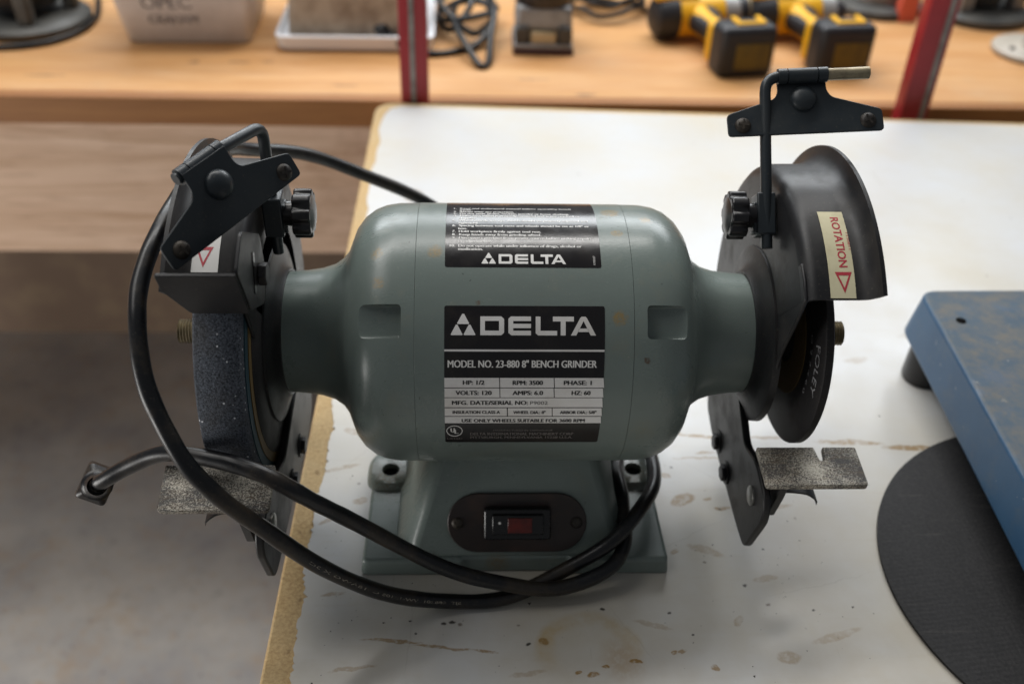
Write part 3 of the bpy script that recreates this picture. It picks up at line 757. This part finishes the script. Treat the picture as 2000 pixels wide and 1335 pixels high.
# --- tool rest arms (bars bolted to the guards) and rests
def arm(s, outline, bolts, hole, x0=.1455, t=.0050):
    m = Matrix.Translation(AX+V((s*x0, 0, 0))) @ frame((0,0,0), (0,1,0), (0,0,1))
    bm = new(); prism(bm, rpoly(outline, .007, 4), m, t*s); o = finish('tool_rest_arm', bm, 'black', G, bevel=.0012)
    for y, z in bolts: hexbolt(o, 'bolt', AX+V((s*x0, y, z)), (-s, 0, 0), .0060, .0030, 'black', .0082)
    if hole:
        bm = new(); mm = frame(AX+V((s*(x0-.0001), hole[0], hole[1])), (0, 1, 0), (0, 0, 1))
        lathe(bm, [(-.0016*s, 0), (-.0016*s, .0055), (-.0010*s, .0064), (.0005*s, .0064)], 24, m=Matrix.Translation(AX+V((s*x0, hole[0], hole[1])))); finish('clamp_bolt', bm, 'steel', o)
    return o
arm(1, [(.056, -.080), (.046, -.102), (.02, -.109), (-.060, -.112), (-.083, -.111), (-.101, -.067), (-.096, -.052), (-.070, -.047), (-.045, -.056), (0, -.030), (.03, -.030)], [(.004, -.098), (-.024, -.101)], (-.0765, -.0695))
arm(-1, [(.056, -.080), (.046, -.102), (.02, -.109), (-.060, -.101), (-.104, -.099), (-.117, -.096), (-.131, -.060), (-.126, -.046), (-.090, -.044), (-.055, -.060), (0, -.050), (.03, -.045)], [(-.009, -.089), (-.044, -.088)], (-.105, -.062))
def rest(s, x0, x1, y0, y1, z0, z1, notch, so):
    """plate from the wheel (y0,z0) to the operator (y1,z1)"""
    o0 = AX+V((s*x0, y0, z0)); m = frame(o0, (s, 0, 0), (0, y1-y0, z1-z0)); L = math.hypot(y1-y0, z1-z0); W = x1-x0
    up = m.to_3x3() @ V((0, 0, 1)); t = .0040*(-1 if up.z > 0 else 1)
    if notch: pts = [(0, 0), (W*.575, 0), (W*.60, L*.35), (W*.645, L*.36), (W*.665, 0), (W, 0), (W, L), (0, L)]
    else: pts = [(0, 0), (W, 0), (W, L), (0, L)]
    bm = new(); prism(bm, rpoly(pts, [.001]*(len(pts)-2)+[.0025]*2, 3), m, t); r_ = finish('tool_rest', bm, 'rest', G, bevel=.0006)
    # stem: a bent tab down to the clamp bolt
    bm = new(); mm = Matrix.Translation(AX+V((s*(x0+so), 0, 0))) @ frame((0,0,0), (0,1,0), (0,0,1))
    ya = y1+.004; yb = y0-.006
    prism(bm, rpoly([(ya, z1-.003), (yb, z0-.003), (yb-.004, z0-.016), (yb+.004, z0-.033), (ya+.010, z1-.042), (ya+.001, z1-.014)], .004, 3), mm, .005*s)
    finish('rest_stem', bm, 'black', r_, bevel=.001)
    # wing tab of the clamp
    bm = new()
    c0 = AX+V((s*(x0+.014), (y0+y1)/2+.012, z0-.030))
    P = [c0, c0+V((s*.013, -.001, .0005)), c0+V((s*.022, -.002, -.001)), c0+V((s*.028, -.003, -.007)), c0+V((s*.029, -.0035, -.011))]
    rows = []
    for i, p in enumerate(catmull(P, 4)):
        wd = .0065 if i < 10 else .0065*(1-(i-9)/14)
        rows.append([bm.verts.new(p+V((0, d*wd, e))) for d, e in ((-1, 0), (1, .001), (1, .0025), (-1, .0015))])
    for A, B in zip(rows, rows[1:]):
        for k in range(4): bm.faces.new((A[k], A[(k+1) % 4], B[(k+1) % 4], B[k]))
    bm.faces.new(rows[0]); bm.faces.new(rows[-1]); finish('wing_tab', bm, 'black', r_)
rest(1, .1440, .2050, -.0695, -.0990, -.0350, -.0382, True, .0100)
rest(-1, .1395, .2000, -.1015, -.1285, -.0180, -.0265, False, .0145)

# --- eye shield brackets
def bracket_plate(c, s_, dn, side):
    m = frame(c, s_, dn)                       # x along rod, y down
    nz = (m.to_3x3() @ V((0, 0, 1)))
    tocam = V((-.03, -.5, .5))-V(c)
    f = 1 if nz.dot(tocam) > 0 else -1         # side that faces the operator
    pts = [(-.0145, -.001), (.0145, -.001), (.0145, .0085), (.0170, .0125), (.046, .0215), (.046, .0350), (-.046, .0350), (-.046, .0215), (-.0170, .0125), (-.0145, .0085)]
    bm = new(); prism(bm, rpoly(pts, [.0005, .0005, .003, .003, .0025, .0025, .0025, .0025, .003, .003], 3), m @ Matrix.Translation((0, 0, -.0009+side*f*.0037)), .0018)
    o = finish('shield_plate', bm, 'bracket', G, bevel=.0004)
    zf = f*.0009+side*f*.0037
    mm = m @ Matrix.Translation((0, .0135, zf)) @ (Matrix() if f > 0 else Matrix.Rotation(pi, 4, 'X'))
    bm = new(); dome(bm, mm, .0080, .0052, 24, 7); finish('dome_rivet', bm, 'bracket', o)
    for x, ro in ((-.037, .5), (.037, 1.1)): pan_screw(o, m @ V((x, .0285, zf)), nz*f, .0048, 'dark', rot=ro)
    bm = new()                                 # rolled sleeve round the rod, two slits
    for a, b in ((-.0145, -.0095), (-.0088, .0082), (.0089, .0145)):
        lathe(bm, [(a, .0034), (a, .0045), (b, .0045), (b, .0034)], 24, m=m)
    finish('rolled_sleeve', bm, 'bracket', o)
    return o
# right
cR = AX+V((.1655, .0492, .1528)); sR = V((1, 0, .06)).normalized(); dR = V((0, -.74, -.67))
bracket_plate(cR, sR, dR, -1)
bm = new(); tube(bm, bent_rod([AX+V((.144, -.014, .072)), AX+V((.1435, .0492, .1512)), cR+sR*.0150], .009), .0033, 16)
rodR = finish('shield_rod', bm, 'bracket', G)
def knurled(parent, p0, d, L, r):
    d = V(d).normalized(); m = frame(p0, d, d.orthogonal()); bm = new(); n, k = 36, 40; rows = []
    for j in range(k+1):
        rows.append([bm.verts.new(m @ V((L*j/k, r*(1+.05*((i+j) % 2))*cos(2*pi*i/n), r*(1+.05*((i+j) % 2))*sin(2*pi*i/n)))) for i in range(n)])
    for A, B in zip(rows, rows[1:]):
        for i in range(n): bm.faces.new((A[i], A[(i+1) % n], B[(i+1) % n], B[i]))
    bm.faces.new(rows[0]); bm.faces.new(rows[-1]); return finish('knurled_end', bm, 'thread', parent, smooth=10)
knurled(rodR, cR+sR*.0145, sR, .0250, .0034)
# left
cL = V((-.1675, -.0474, .2798)); sL = V((-.5789, -.7967, -.1736)); dL = V((.4385, -.1246, -.8901))
bracket_plate(cL, sL, dL, 1)
bm = new(); tube(bm, bent_rod([AX+V((-.144, -.002, .060)), AX+V((-.144, -.002, .1405)), cL-sL*.012, cL+sL*.0165], .009), .0033, 16)
finish('shield_rod', bm, 'bracket', G)
def clamp(s, y, z, tilt):
    m = Matrix.Translation(AX+V((0, y, z))) @ Matrix.Rotation(tilt, 4, 'X')
    bm = new(); box(bm, (s*.1435, -.0005, 0), (.0110, .0135, .0250), m); box(bm, (s*.1375, 0, -.002), (.0030, .0095, .0180), m)
    b = finish('rod_clamp', bm, 'bracket', G, bevel=.001)
    bm = new()
    mk = AX+V((0, y, z))
    n = 8; pts = []
    for i in range(n*8):
        a = 2*pi*i/(n*8); ph = (i % 8)/8
        pts.append(((.0142 if .2 < ph < .8 else .0122)*cos(a), (.0142 if .2 < ph < .8 else .0122)*sin(a)))
    mm = frame(mk+V((s*.1345, 0, 0)), (0, 1, 0), (0, 0, s))
    mx = frame(mk+V((s*.1215, 0, 0)), (0, 1, 0), (0, 0, 1)) if s > 0 else frame(mk+V((s*.1215, 0, 0)), (0, -1, 0), (0, 0, 1))
    prism(bm, pts, mx, .0105)
    kn = finish('clamp_knob', bm, 'plastic', G, bevel=.0011)
    bm = new(); lathe(bm, [(s*.1318, 0), (s*.1318, .0078), (s*.1378, .0070), (s*.1378, 0)], 28, m=Matrix.Translation(mk)); finish('knob_neck', bm, 'plastic', kn)
    bm = new(); lathe(bm, [(s*.1200, 0), (s*.1203, .0070), (s*.1216, .0108)], 32, m=Matrix.Translation(mk)); finish('knob_cap', bm, 'plastic', kn)
clamp(1, .0020, .0850, RAD(-42)); clamp(-1, -.0015, .0860, 0)
# --- spark deflector on the left guard
bm = new()
t = .0020
A0 = AX+V((-.1815, -.1003, .1086)); A1 = AX+V((-.1440, -.1003, .1086)); B1 = AX+V((-.1440, -.0845, .0754)); B0_ = AX+V((-.1790, -.0845, .0754))
m = frame(A1, (-1, 0, 0), B1-A1); Lh = (B1-A1).length
prism(bm, rpoly([(0, 0), (.0390, 0), (.0390, Lh*.40), (.0300, Lh), (0, Lh)], [.0005, .001, .002, .002, .0005]), m, t)
m2 = Matrix.Translation(AX+V((-.1432, 0, 0))) @ frame((0,0,0), (0,1,0), (0,0,1))
prism(bm, rpoly([(-.1003, .1086), (-.0800, .1200), (-.0450, .0980), (-.0430, .0720), (-.0560, .0600), (-.0845, .0754)], .003), m2, -t)
sd = finish('spark_deflector', bm, 'black', G, bevel=.0005)
hexbolt(sd, 'bolt', AX+V((-.1430, -.0590, .0815)), (1, 0, 0), .0065, .0045, 'black')
bm = new(); prism(bm, rpoly([(-.074, .079), (-.071, .077), (-.064, .098), (-.067, .100)], .001), Matrix.Translation(AX+V((-.1429, 0, 0))) @ frame((0,0,0), (0,1,0), (0,0,1)), .0002); finish('slot', bm, 'switch', sd, smooth=0)

# --- power cord: from behind the base, round the front, over the left guard, behind, and out to the plug
cord = [(.030, .074, .030), (.070, .080, .018), (.097, .055, .020), (.0985, .010, .031), (.0945, -.030, .0375), (.0800, -.0610, .0400), (.0590, -.0800, .0300), (.031, -.0890, .0150), (-.0080, -.1030, .0065), (-.0440, -.1085, .0085),
        (-.0800, -.1180, .0300), (-.1145, -.1330, .0720), (-.1440, -.1362, .1085), (-.1620, -.1360, .1325), (-.1795, -.1310, .1560), (-.1930, -.1149, .1798), (-.2011, -.0933, .2029), (-.2034, -.0732, .2185),
        (-.2005, -.0380, .2310), (-.1985, .0095, .2310), (-.1970, .0620, .2250), (-.1930, .1050, .2130), (-.1800, .1340, .1990), (-.1512, .1644, .1796), (-.1173, .1877, .1547), (-.0631, .2014, .1184),
        (-.015, .195, .075), (.035, .165, .035), (.070, .120, .012), (.080, .085, .018), (.0765, .040, .024), (.0740, .000, .0290), (.0712, -.0240, .0330), (.0712, -.0500, .0330), (.0705, -.0740, .0250), (.0560, -.0930, .0190), (.0225, -.1030, .0140), (-.0166, -.1040, .0225),
        (-.0514, -.1040, .0406), (-.0951, -.1083, .0787), (-.1123, -.1170, .1045), (-.1291, -.1215, .1235), (-.1450, -.1185, .1312), (-.1661, -.1105, .1337), (-.1973, -.0999, .1277), (-.2241, -.0941, .1135), (-.2420, -.0920, .0990), (-.2490, -.0860, .0900)]
bm = new(); tube(bm, [p+V((.0005*sin(i*.31+1), .0005*sin(i*.23), .0006*sin(i*.27+2))) for i, p in enumerate(catmull(cord, 10))], lambda t: .0048+.00010*sin(t*160)+.00007*sin(t*437), 16); pc = finish('power_cord', bm, 'rubber', G, smooth=60)
d = V((-.30, .60, -.55)).normalized()
pl = new(); mp = frame((-.2492, -.0855, .0895), d, (.45, .35, .8))
lathe(pl, [(-.012, .0056), (0, .0072), (.001, .0090)], 20, m=mp)
for x0, x1, w0, w1 in ((.001, .006, .0150, .0215), (.006, .026, .0215, .0235)):
    a = [pl.verts.new(mp @ V((x0, sx*w0/2, sy*w0/2*.8))) for sx, sy in ((-1,-1),(1,-1),(1,1),(-1,1))]; b = [pl.verts.new(mp @ V((x1, sx*w1/2, sy*w1/2*.8))) for sx, sy in ((-1,-1),(1,-1),(1,1),(-1,1))]
    pl.faces.new(a); pl.faces.new(b)
    for i in range(4): pl.faces.new((a[i], a[(i+1) % 4], b[(i+1) % 4], b[i]))
pg = finish('plug', pl, 'rubber', pc, bevel=.0025, seg=3)
# prongs belong to the plug moulding: one small mesh under the cord
bm = new()
for sy in (-.0062, .0062): box(bm, (.034, sy, .002), (.017, .0015, .0062), mp)
lathe(bm, [(.026, .0024), (.046, .0024), (.047, .0015), (.047, 0)], 12, m=mp @ Matrix.Translation((0, 0, -.0055))); finish('prongs', bm, 'steel', pc)
bm = new(); cc = [p+V((.0005*sin(i*.31+1), .0005*sin(i*.23), .0006*sin(i*.27+2))) for i, p in enumerate(catmull(cord, 10))]
# faint moulded writing along the cord
def cord_text(s, i0, i1, side):
    vs, fs = text_faces(s, 1.); ax, bx_ = min(v.x for v in vs), max(v.x for v in vs); top = max(v.y for v in vs)
    nv = []
    for v in vs:
        f_ = i0+(v.x-ax)/(bx_-ax)*(i1-i0); k = int(f_); p = cc[k].lerp(cc[k+1], f_-k); t = (cc[k+1]-cc[k]).normalized()
        cd_ = (V((-.03, -.5065, .5115))-p); cd_ = (cd_-t*cd_.dot(t)).normalized(); sd_ = t.cross(cd_)
        a = side+(v.y/top-.5)*.30
        nv.append(bm.verts.new(p+(cd_*cos(a)+sd_*sin(a))*.00506))
    for f in fs: bm.faces.new([nv[i] for i in f])
cord_text('SJT  E88201  VW-1  105 C  18AWG X 3C', 88, 112, -.2)
finish('cord_print', bm, 'cordprint', pc, smooth=0)

# ================================================================== THINGS BESIDE THE GRINDER
disc = tag(finish('cutting_disc', (lambda b: (lathe(b, [(0, .0127), (0, .147), (.0006, .1494), (.0026, .1494), (.0032, .147), (.0032, .0127)], 128, m=Matrix.Rotation(RAD(-90), 4, 'Y'), closed_prof=True), b)[1])(new()), 'disc', None, 40, loc=(.3948, -.0911, .0002)),
           'large black abrasive cutting disc flat on the table under the blue casting', 'cutting disc')
bt = thing('blue_machine_base', 'worn blue cast machine base on black rubber feet', 'machine base', (.5, -.05, 0))
O = V((-.5, .05, 0)); ZT = .070
def bx(y): return .3375-(.150-y)*.054
top = [(bx(.1545), .1545), (.66, .1600), (.65, -.34), (bx(-.34), -.34)]
bm = new(); rp = rpoly(top, [.014, .02, .02, .02], 6)
bot = [(x+(-.006 if x < .5 else .01), y+(.006 if y > 0 else -.006)) for x, y in top]; rb = rpoly(bot, [.020, .02, .02, .02], 6)
A = [bm.verts.new(O+V((x, y, ZT))) for x, y in rp]; B = [bm.verts.new(O+V((x, y, .031))) for x, y in rb]
bm.faces.new(A); bm.faces.new(B)
for i in range(len(A)): bm.faces.new((A[i], A[(i+1) % len(A)], B[(i+1) % len(B)], B[i]))
finish('casting', bm, 'bluetool', bt, bevel=.003, seg=3)
bm = new(); prism(bm, disc_pts(.0040, 20), Matrix.Translation(O+V((.3545, .111, ZT+.0001))), .0002); finish('screw_hole', bm, 'hole', bt, smooth=0)
for x, y in ((.3475, .1270), (.625, .13), (.34, -.305), (.62, -.31)):
    bm = new(); lathe(bm, [(0, 0), (0, .0150), (.003, .0163), (.037, .0150), (.037, 0)], 32, m=Matrix.Translation(O+V((x, y, 0))) @ Matrix.Rotation(RAD(-90), 4, 'Y')); finish('rubber_foot', bm, 'plastic', bt)

# ================================================================== THINGS ON THE BENCH
def vlathe(bm, prof, c=(0, 0, 0), n=40, mi=0): lathe(bm, [(z, r) for r, z in prof], n, m=Matrix.Translation(c) @ Matrix.Rotation(RAD(-90), 4, 'Y'), mi=mi)
# translucent tub with marker writing
tb = thing('plastic_tub', 'cloudy white plastic tub with black marker writing on the bench', 'tub', (-.436, .905, ZB), RAD(1.5))
bm = new()
def rr_(hw, hd, r, z, y0=0): return [V((x, y+y0, z)) for x, y in rpoly([(-hw, -hd), (hw, -hd), (hw, hd), (-hw, hd)], r, 5)]
W0, D0 = .088, .075
secs = [rr_(.084, .071, .012, 0, D0), rr_(W0, D0, .014, .004, D0), rr_(W0+.024, D0+.018, .018, .150, D0), rr_(W0+.026, D0+.020, .019, .150, D0), rr_(W0+.0225, D0+.0165, .017, .148, D0), rr_(W0-.002, D0-.002, .012, .007, D0)]
rows = [[bm.verts.new(p) for p in s_] for s_ in secs]
for A, B in zip(rows, rows[1:]):
    for i in range(len(A)): bm.faces.new((A[i], A[(i+1) % len(A)], B[(i+1) % len(B)], B[i]))
bm.faces.new(rows[0]); bm.faces.new(rows[-1]); finish('tub_body', bm, 'tub', tb, 40)
bm = new()
put_text(bm, 'GRAHAM', -.050, .018, .030, .043, 0, .04); put_text(bm, 'OPEC', -.056, .012, .052, .070, 0, .04)
for v in bm.verts: x, z, e = v.co; v.co = V((x, -.018*(z-.004)/.146-.0004-e, z))
finish('marker_writing', bm, 'marker', tb, smooth=0)
bm = new(); box(bm, (.035, .06, .035), (.05, .05, .04)); box(bm, (-.03, .08, .04), (.08, .06, .06)); finish('contents', bm, 'contents', tb, bevel=.004)
# lidded white box
lb = thing('white_lidded_box', 'clear storage box with brown contents standing in its white lid', 'storage box', (-.196, .886, ZB), RAD(.8))
bm = new()
secs = [rr_(.105, .095, .014, 0, .095), rr_(.110, .100, .016, .004, .095), rr_(.113, .103, .016, .0225, .095), rr_(.108, .098, .012, .0235, .095), rr_(.106, .096, .012, .016, .095)]
rows = [[bm.verts.new(p) for p in s_] for s_ in secs]
for A, B in zip(rows, rows[1:]):
    for i in range(len(A)): bm.faces.new((A[i], A[(i+1) % len(A)], B[(i+1) % len(B)], B[i]))
bm.faces.new(rows[0]); bm.faces.new(rows[-1]); finish('lid', bm, 'whitetray', lb, 40)
bm = new()
secs = [rr_(.097, .084, .012, .0162, .101), rr_(.090, .080, .012, .120, .101)]
rows = [[bm.verts.new(p) for p in s_] for s_ in secs]
for i in range(len(rows[0])): bm.faces.new((rows[0][i], rows[0][(i+1) % len(rows[0])], rows[1][(i+1) % len(rows[0])], rows[1][i]))
bm.faces.new(rows[0]); bm.faces.new(rows[1]); finish('box_body', bm, 'contents', lb, 40)
# cords on the bench
def cordthing(name, label, pts, r, cat='cord', plug=None, loc=None):
    c = V(loc); t_ = thing(name, label, cat, c); bm = new(); tube(bm, catmull([V(p)-c for p in pts], 8), r, 10); finish('cable', bm, 'rubber', t_)
    if plug:
        p, d_ = V(plug[0])-c, V(plug[1]).normalized(); bm = new(); mm = frame(p, d_, (0, 0, 1))
        lathe(bm, [(0, 0), (0, .005), (.006, .011), (.026, .013), (.030, .009), (.030, 0)], 16, m=mm); finish('plug', bm, 'rubber', t_)
    return t_
z0 = ZB+.0045
pts = [(-.150, .905, ZB+.022), (-.12, .870, ZB+.010), (-.08, .868, z0), (-.05, .880, z0), (-.02, .900, z0+.004), (.0, .95, z0+.02), (-.01, 1.0, z0+.03), (-.05, 1.0, z0+.03), (-.055, .93, z0+.025), (-.035, .86, z0+.012), (-.017, .825, z0), (-.006, .84, z0), (-.002, .90, z0+.014), (.003, .97, z0+.035), (-.02, 1.03, z0+.04), (-.07, 1.03, z0+.03), (-.075, .96, z0+.02), (-.04, .93, z0+.03), (.0, .96, z0+.03), (.005, 1.02, z0+.02), (-.04, 1.05, z0+.02), (-.08, 1.0, z0+.01), (-.06, .94, z0+.01), (-.03, .97, z0+.04), (-.05, 1.02, z0+.045), (-.08, .97, z0+.045), (-.03, .92, z0+.012), (.006, .99, z0+.012)]
cordthing('coiled_cord', 'tangled black cord hanging in loops beside the left red upright', pts, .0050, plug=((-.148, .904, ZB+.022), (-.8, .5, .15)), loc=(-.04, .97, ZB))
pts = []
for k in range(44):
    a = k*.55; r_ = .062-.0006*k+.006*sin(k*1.7)
    pts.append((.186+r_*cos(a)*1.0, 1.065+r_*.8*sin(a), z0+.0012*k+.003*sin(k*2.1)))
pts += [(.26, 1.06, z0+.04), (.30, 1.08, z0+.03), (.33, 1.12, z0)]
cordthing('cord_coil', 'flat coil of black cord between palm sander and drill', pts, .0040, loc=(.19, 1.06, ZB))
bm = new(); prism(bm, rpoly([(-.03, -.02), (.03, -.02), (.03, .02), (-.03, .02)], .01), Matrix.Translation((.205, 1.105, ZB+.062)), .025); tag(finish('red_block', bm, 'redpost', None, bevel=.004), 'small dark red block on top of the black cord coil', 'block')
# palm sander
ps_ = thing('palm_sander', 'silver palm sander with black top and paper clamps', 'sander', (.0735, .878, ZB), RAD(-1))
bm = new(); box(bm, (0, .045, .004), (.088, .09, .008)); finish('pad', bm, 'sandpaper', ps_, bevel=.002)
bm = new(); box(bm, (0, .046, .0115), (.086, .086, .006)); finish('platen', bm, 'greycast', ps_, bevel=.0015)
for sx in (-1, 1):
    bm = new(); box(bm, (sx*.031, .012, .026), (.020, .012, .024)); finish('paper_clamp', bm, 'darkcast', ps_, bevel=.002)
bm = new(); box(bm, (0, .012, .023), (.036, .010, .016)); finish('clamp_lever', bm, 'cream', ps_, bevel=.002)
bm = new(); box(bm, (0, .050, .048), (.084, .074, .034), taper=.93); box(bm, (0, .05, .025), (.07, .06, .03)); finish('housing', bm, 'greycast', ps_, bevel=.006, seg=3)
bm = new(); vlathe(bm, [(.040, .064), (.043, .070), (.043, .10), (.036, .115), (0, .12)], (0, .05, 0)); finish('motor_cap', bm, 'plastic', ps_)
# drills lying on their side: motor axis along local x, handle towards -y
def drill(label, loc, rz, long_chuck):
    d_ = thing('cordless_drill', label, 'drill', loc, rz, 'yellow cordless drills on the bench')
    zc = .034
    mz = Matrix.Translation((0, 0, zc))
    bm = new(); lathe(bm, [(-.072, 0), (-.072, .020), (-.066, .029), (-.050, .032), (-.036, .0325), (-.036, 0)], 32, m=mz); finish('rear_cap', bm, 'drillblack', d_)
    bm = new(); lathe(bm, [(-.036, 0), (-.036, .031), (.030, .0315), (.036, .028), (.036, 0)], 32, m=mz); finish('motor_body', bm, 'yellow', d_)
    bm = new(); prism(bm, rpoly([(-.07, -.015), (.0, -.015), (.0, .015), (-.07, .015)], .007), Matrix.Translation((-.002, 0, .060)), .0075); finish('side_badge', bm, 'yellow', d_, bevel=.002)
    bm = new(); lathe(bm, [(.036, 0), (.036, .029), (.060, .026), (.064, 0)], 32, m=mz); finish('gear_case', bm, 'drillgrey', d_)
    if long_chuck:
        bm = new(); lathe(bm, [(.062, 0), (.062, .0265), (.074, .0265), (.074, 0)], 32, m=mz); finish('collar', bm, 'drillblack', d_)
        bm = new(); lathe(bm, [(.074, 0), (.074, .0255), (.090, .0255), (.090, 0)], 32, m=mz); finish('clutch_ring', bm, 'cream', d_)
        bm = new(); lathe(bm, [(.090, 0), (.090, .0225), (.118, .0215), (.130, .013), (.134, .006), (.134, 0)], 32, m=mz); finish('chuck', bm, 'drillblack', d_)
    else:
        bm = new(); lathe(bm, [(.062, 0), (.062, .020), (.078, .015), (.084, .008), (.084, 0)], 32, m=mz); finish('chuck', bm, 'drillblack', d_)
    # grip
    bm = new(); secs = []
    for y_, xw, zw, x0 in ((-.015, .030, .022, .004), (-.05, .021, .018, .0), (-.085, .019, .0175, .006), (-.105, .024, .020, .012)):
        secs.append([V((x0+xw*cos(2*pi*i/20), y_, zc+zw*sin(2*pi*i/20))) for i in range(20)])
    loft(bm, secs); finish('grip', bm, 'drillblack', d_)
    bm = new(); secs = []
    for y_, xw, zw, x0 in ((-.012, .020, .0235, -.006), (-.05, .013, .0195, -.004), (-.088, .012, .019, .002), (-.106, .016, .0225, .008)):
        secs.append([V((x0+xw*cos(2*pi*i/20), y_, zc+zw*sin(2*pi*i/20))) for i in range(20)])
    loft(bm, secs); finish('grip_shell', bm, 'yellow', d_)
    bm = new(); box(bm, (.012, -.113, zc), (.078, .022, .058)); finish('battery_collar', bm, 'yellow', d_, bevel=.008, seg=3)
    bm = new(); box(bm, (.014, -.142, zc+.0005), (.082, .046, .072)); bt_ = finish('battery', bm, 'drillblack', d_, bevel=.010, seg=4)
    bm = new(); box(bm, (.020, -.1653, zc-.004), (.050, .0016, .036)); finish('battery_label', bm, 'olive', bt_, bevel=.0004)
    bm = new()
    prism(bm, rpoly([(-.021, -.016), (.021, -.016), (.021, .014), (.014, .014), (.014, -.009), (-.014, -.009), (-.014, .014), (-.021, .014)], .003), Matrix.Translation((.018, -.139, zc+.0355)), .0045)
    finish('release_clip', bm, 'yellow', bt_, bevel=.001)
    return d_
drill('yellow and black cordless drill with long chuck, battery towards the table', (.309, .966, ZB), RAD(10), True)
drill('yellow and black impact driver with stubby nose, right of the other drill', (.458, .978, ZB), RAD(7), False)
# router base and cord at the left
rt = thing('router', 'dark grey router on its round base with cord at the bench end', 'router', (-.690, .985, ZB))
bm = new(); vlathe(bm, [(0, 0), (.086, 0), (.089, .004), (.089, .010), (.082, .016), (.05, .018), (0, .018)], n=64); finish('base_ring', bm, 'darkcast', rt)
for a in (20, 110, 200, 290):
    bm = new(); box(bm, (.062*cos(RAD(a)), .062*sin(RAD(a)), .045), (.022, .022, .06)); finish('base_column', bm, 'darkcast', rt, bevel=.005)
bm = new(); vlathe(bm, [(.046, .030), (.052, .040), (.052, .16), (.04, .175), (0, .18)]); finish('motor', bm, 'plastic', rt)
pts = [(-.74, .86, z0), (-.69, .868, z0), (-.655, .876, z0), (-.625, .895, z0), (-.603, .93, z0), (-.596, .97, z0), (-.600, 1.02, z0), (-.62, 1.08, z0+.02), (-.66, 1.09, z0+.09)]
bm = new(); tube(bm, catmull([V(p)-V((-.690, .985, ZB)) for p in pts], 8), .0046, 10); finish('cable', bm, 'rubber', rt)
# right end of the bench
r2 = thing('orbital_sander', 'grey sander base lying on the bench behind the stubby driver', 'sander', (.640, 1.125, ZB), .4)
bm = new(); vlathe(bm, [(0, 0), (.075, 0), (.078, .004), (.076, .012), (.06, .018), (0, .018)], n=48); finish('base_ring', bm, 'darkcast', r2)
bm = new(); vlathe(bm, [(.05, .016), (.05, .05), (.04, .09), (0, .1)]); finish('motor', bm, 'greycast', r2)
bm = new(); secs = [[V((x, y, z)) for x, y in rpoly([(-w_, -.012), (w_, -.012), (w_, .012), (-w_, .012)], .005)] for z, w_ in ((0, .016), (.03, .015), (.075, .010), (.11, .008))]
loft(bm, secs); tag(finish('coral_clamp_handle', bm, 'orange', None, loc=(.668, 1.060, ZB)), 'coral coloured plastic handle standing beside the right red upright', 'handle')
r3 = thing('plunge_router', 'grey router with dark opening right of the right red upright', 'router', (.800, 1.095, ZB), .2)
bm = new(); vlathe(bm, [(0, 0), (.080, 0), (.084, .004), (.084, .012), (.074, .018), (0, .018)], n=64); finish('base_ring', bm, 'darkcast', r3)
for a in (210, 330, 90):
    bm = new(); box(bm, (.055*cos(RAD(a)), .055*sin(RAD(a)), .045), (.024, .024, .06)); finish('base_column', bm, 'greycast', r3, bevel=.004)
bm = new(); vlathe(bm, [(.03, .02), (.045, .06), (.05, .075), (.05, .15), (0, .16)]); finish('motor', bm, 'darkcast', r3)
r4 = thing('flanged_stand', 'beige round flange with upright stem at the right picture edge', 'stand', (.815, .918, ZB))
bm = new(); vlathe(bm, [(0, 0), (.055, 0), (.060, .003), (.060, .008), (.056, .011), (0, .011)], n=48); finish('flange', bm, 'beige', r4)
bm = new(); vlathe(bm, [(.024, .010), (.019, .03), (.018, .14), (0, .145)], (.004, .0, 0)); finish('stem', bm, 'beige', r4)
bm = new(); vlathe(bm, [(.004, .011), (.004, .0135), (0, .0138)], (-.040, -.012, 0)); finish('screw', bm, 'dark', r4)

# grinding grit and chips lying on the table
bm = new(); rg = random.Random(11)
for k in range(280):
    x, y = rg.gauss(.02, .12), rg.gauss(-.09, .09)
    if rg.random() < .4: x, y = rg.choice((-.11, .17))+rg.gauss(0, .03), rg.gauss(-.07, .06)
    if x < -.130 or y > .3 or y < -.4 or (abs(x) < .104 and -.083 < y < .083) or math.hypot(x-.3948, y+.0911) < .152: continue
    r_ = rg.uniform(.00015, .00055) if rg.random() < .93 else rg.uniform(.0007, .0012)
    vs = [bm.verts.new((x+r_*rg.uniform(.6, 1.6)*cos(a+rg.random()), y+r_*rg.uniform(.6, 1.4)*sin(a+rg.random()), .0)) for a in (0, 2.1, 4.2)]
    t_ = bm.verts.new((x, y, r_*.8))
    for i in range(3): bm.faces.new((vs[i], vs[(i+1) % 3], t_))
g_ = finish('grinding_grit', bm, 'dark', None, smooth=0); g_['kind'] = 'stuff'; tag(g_, 'dark grit and metal chips scattered on the white table', 'grit')
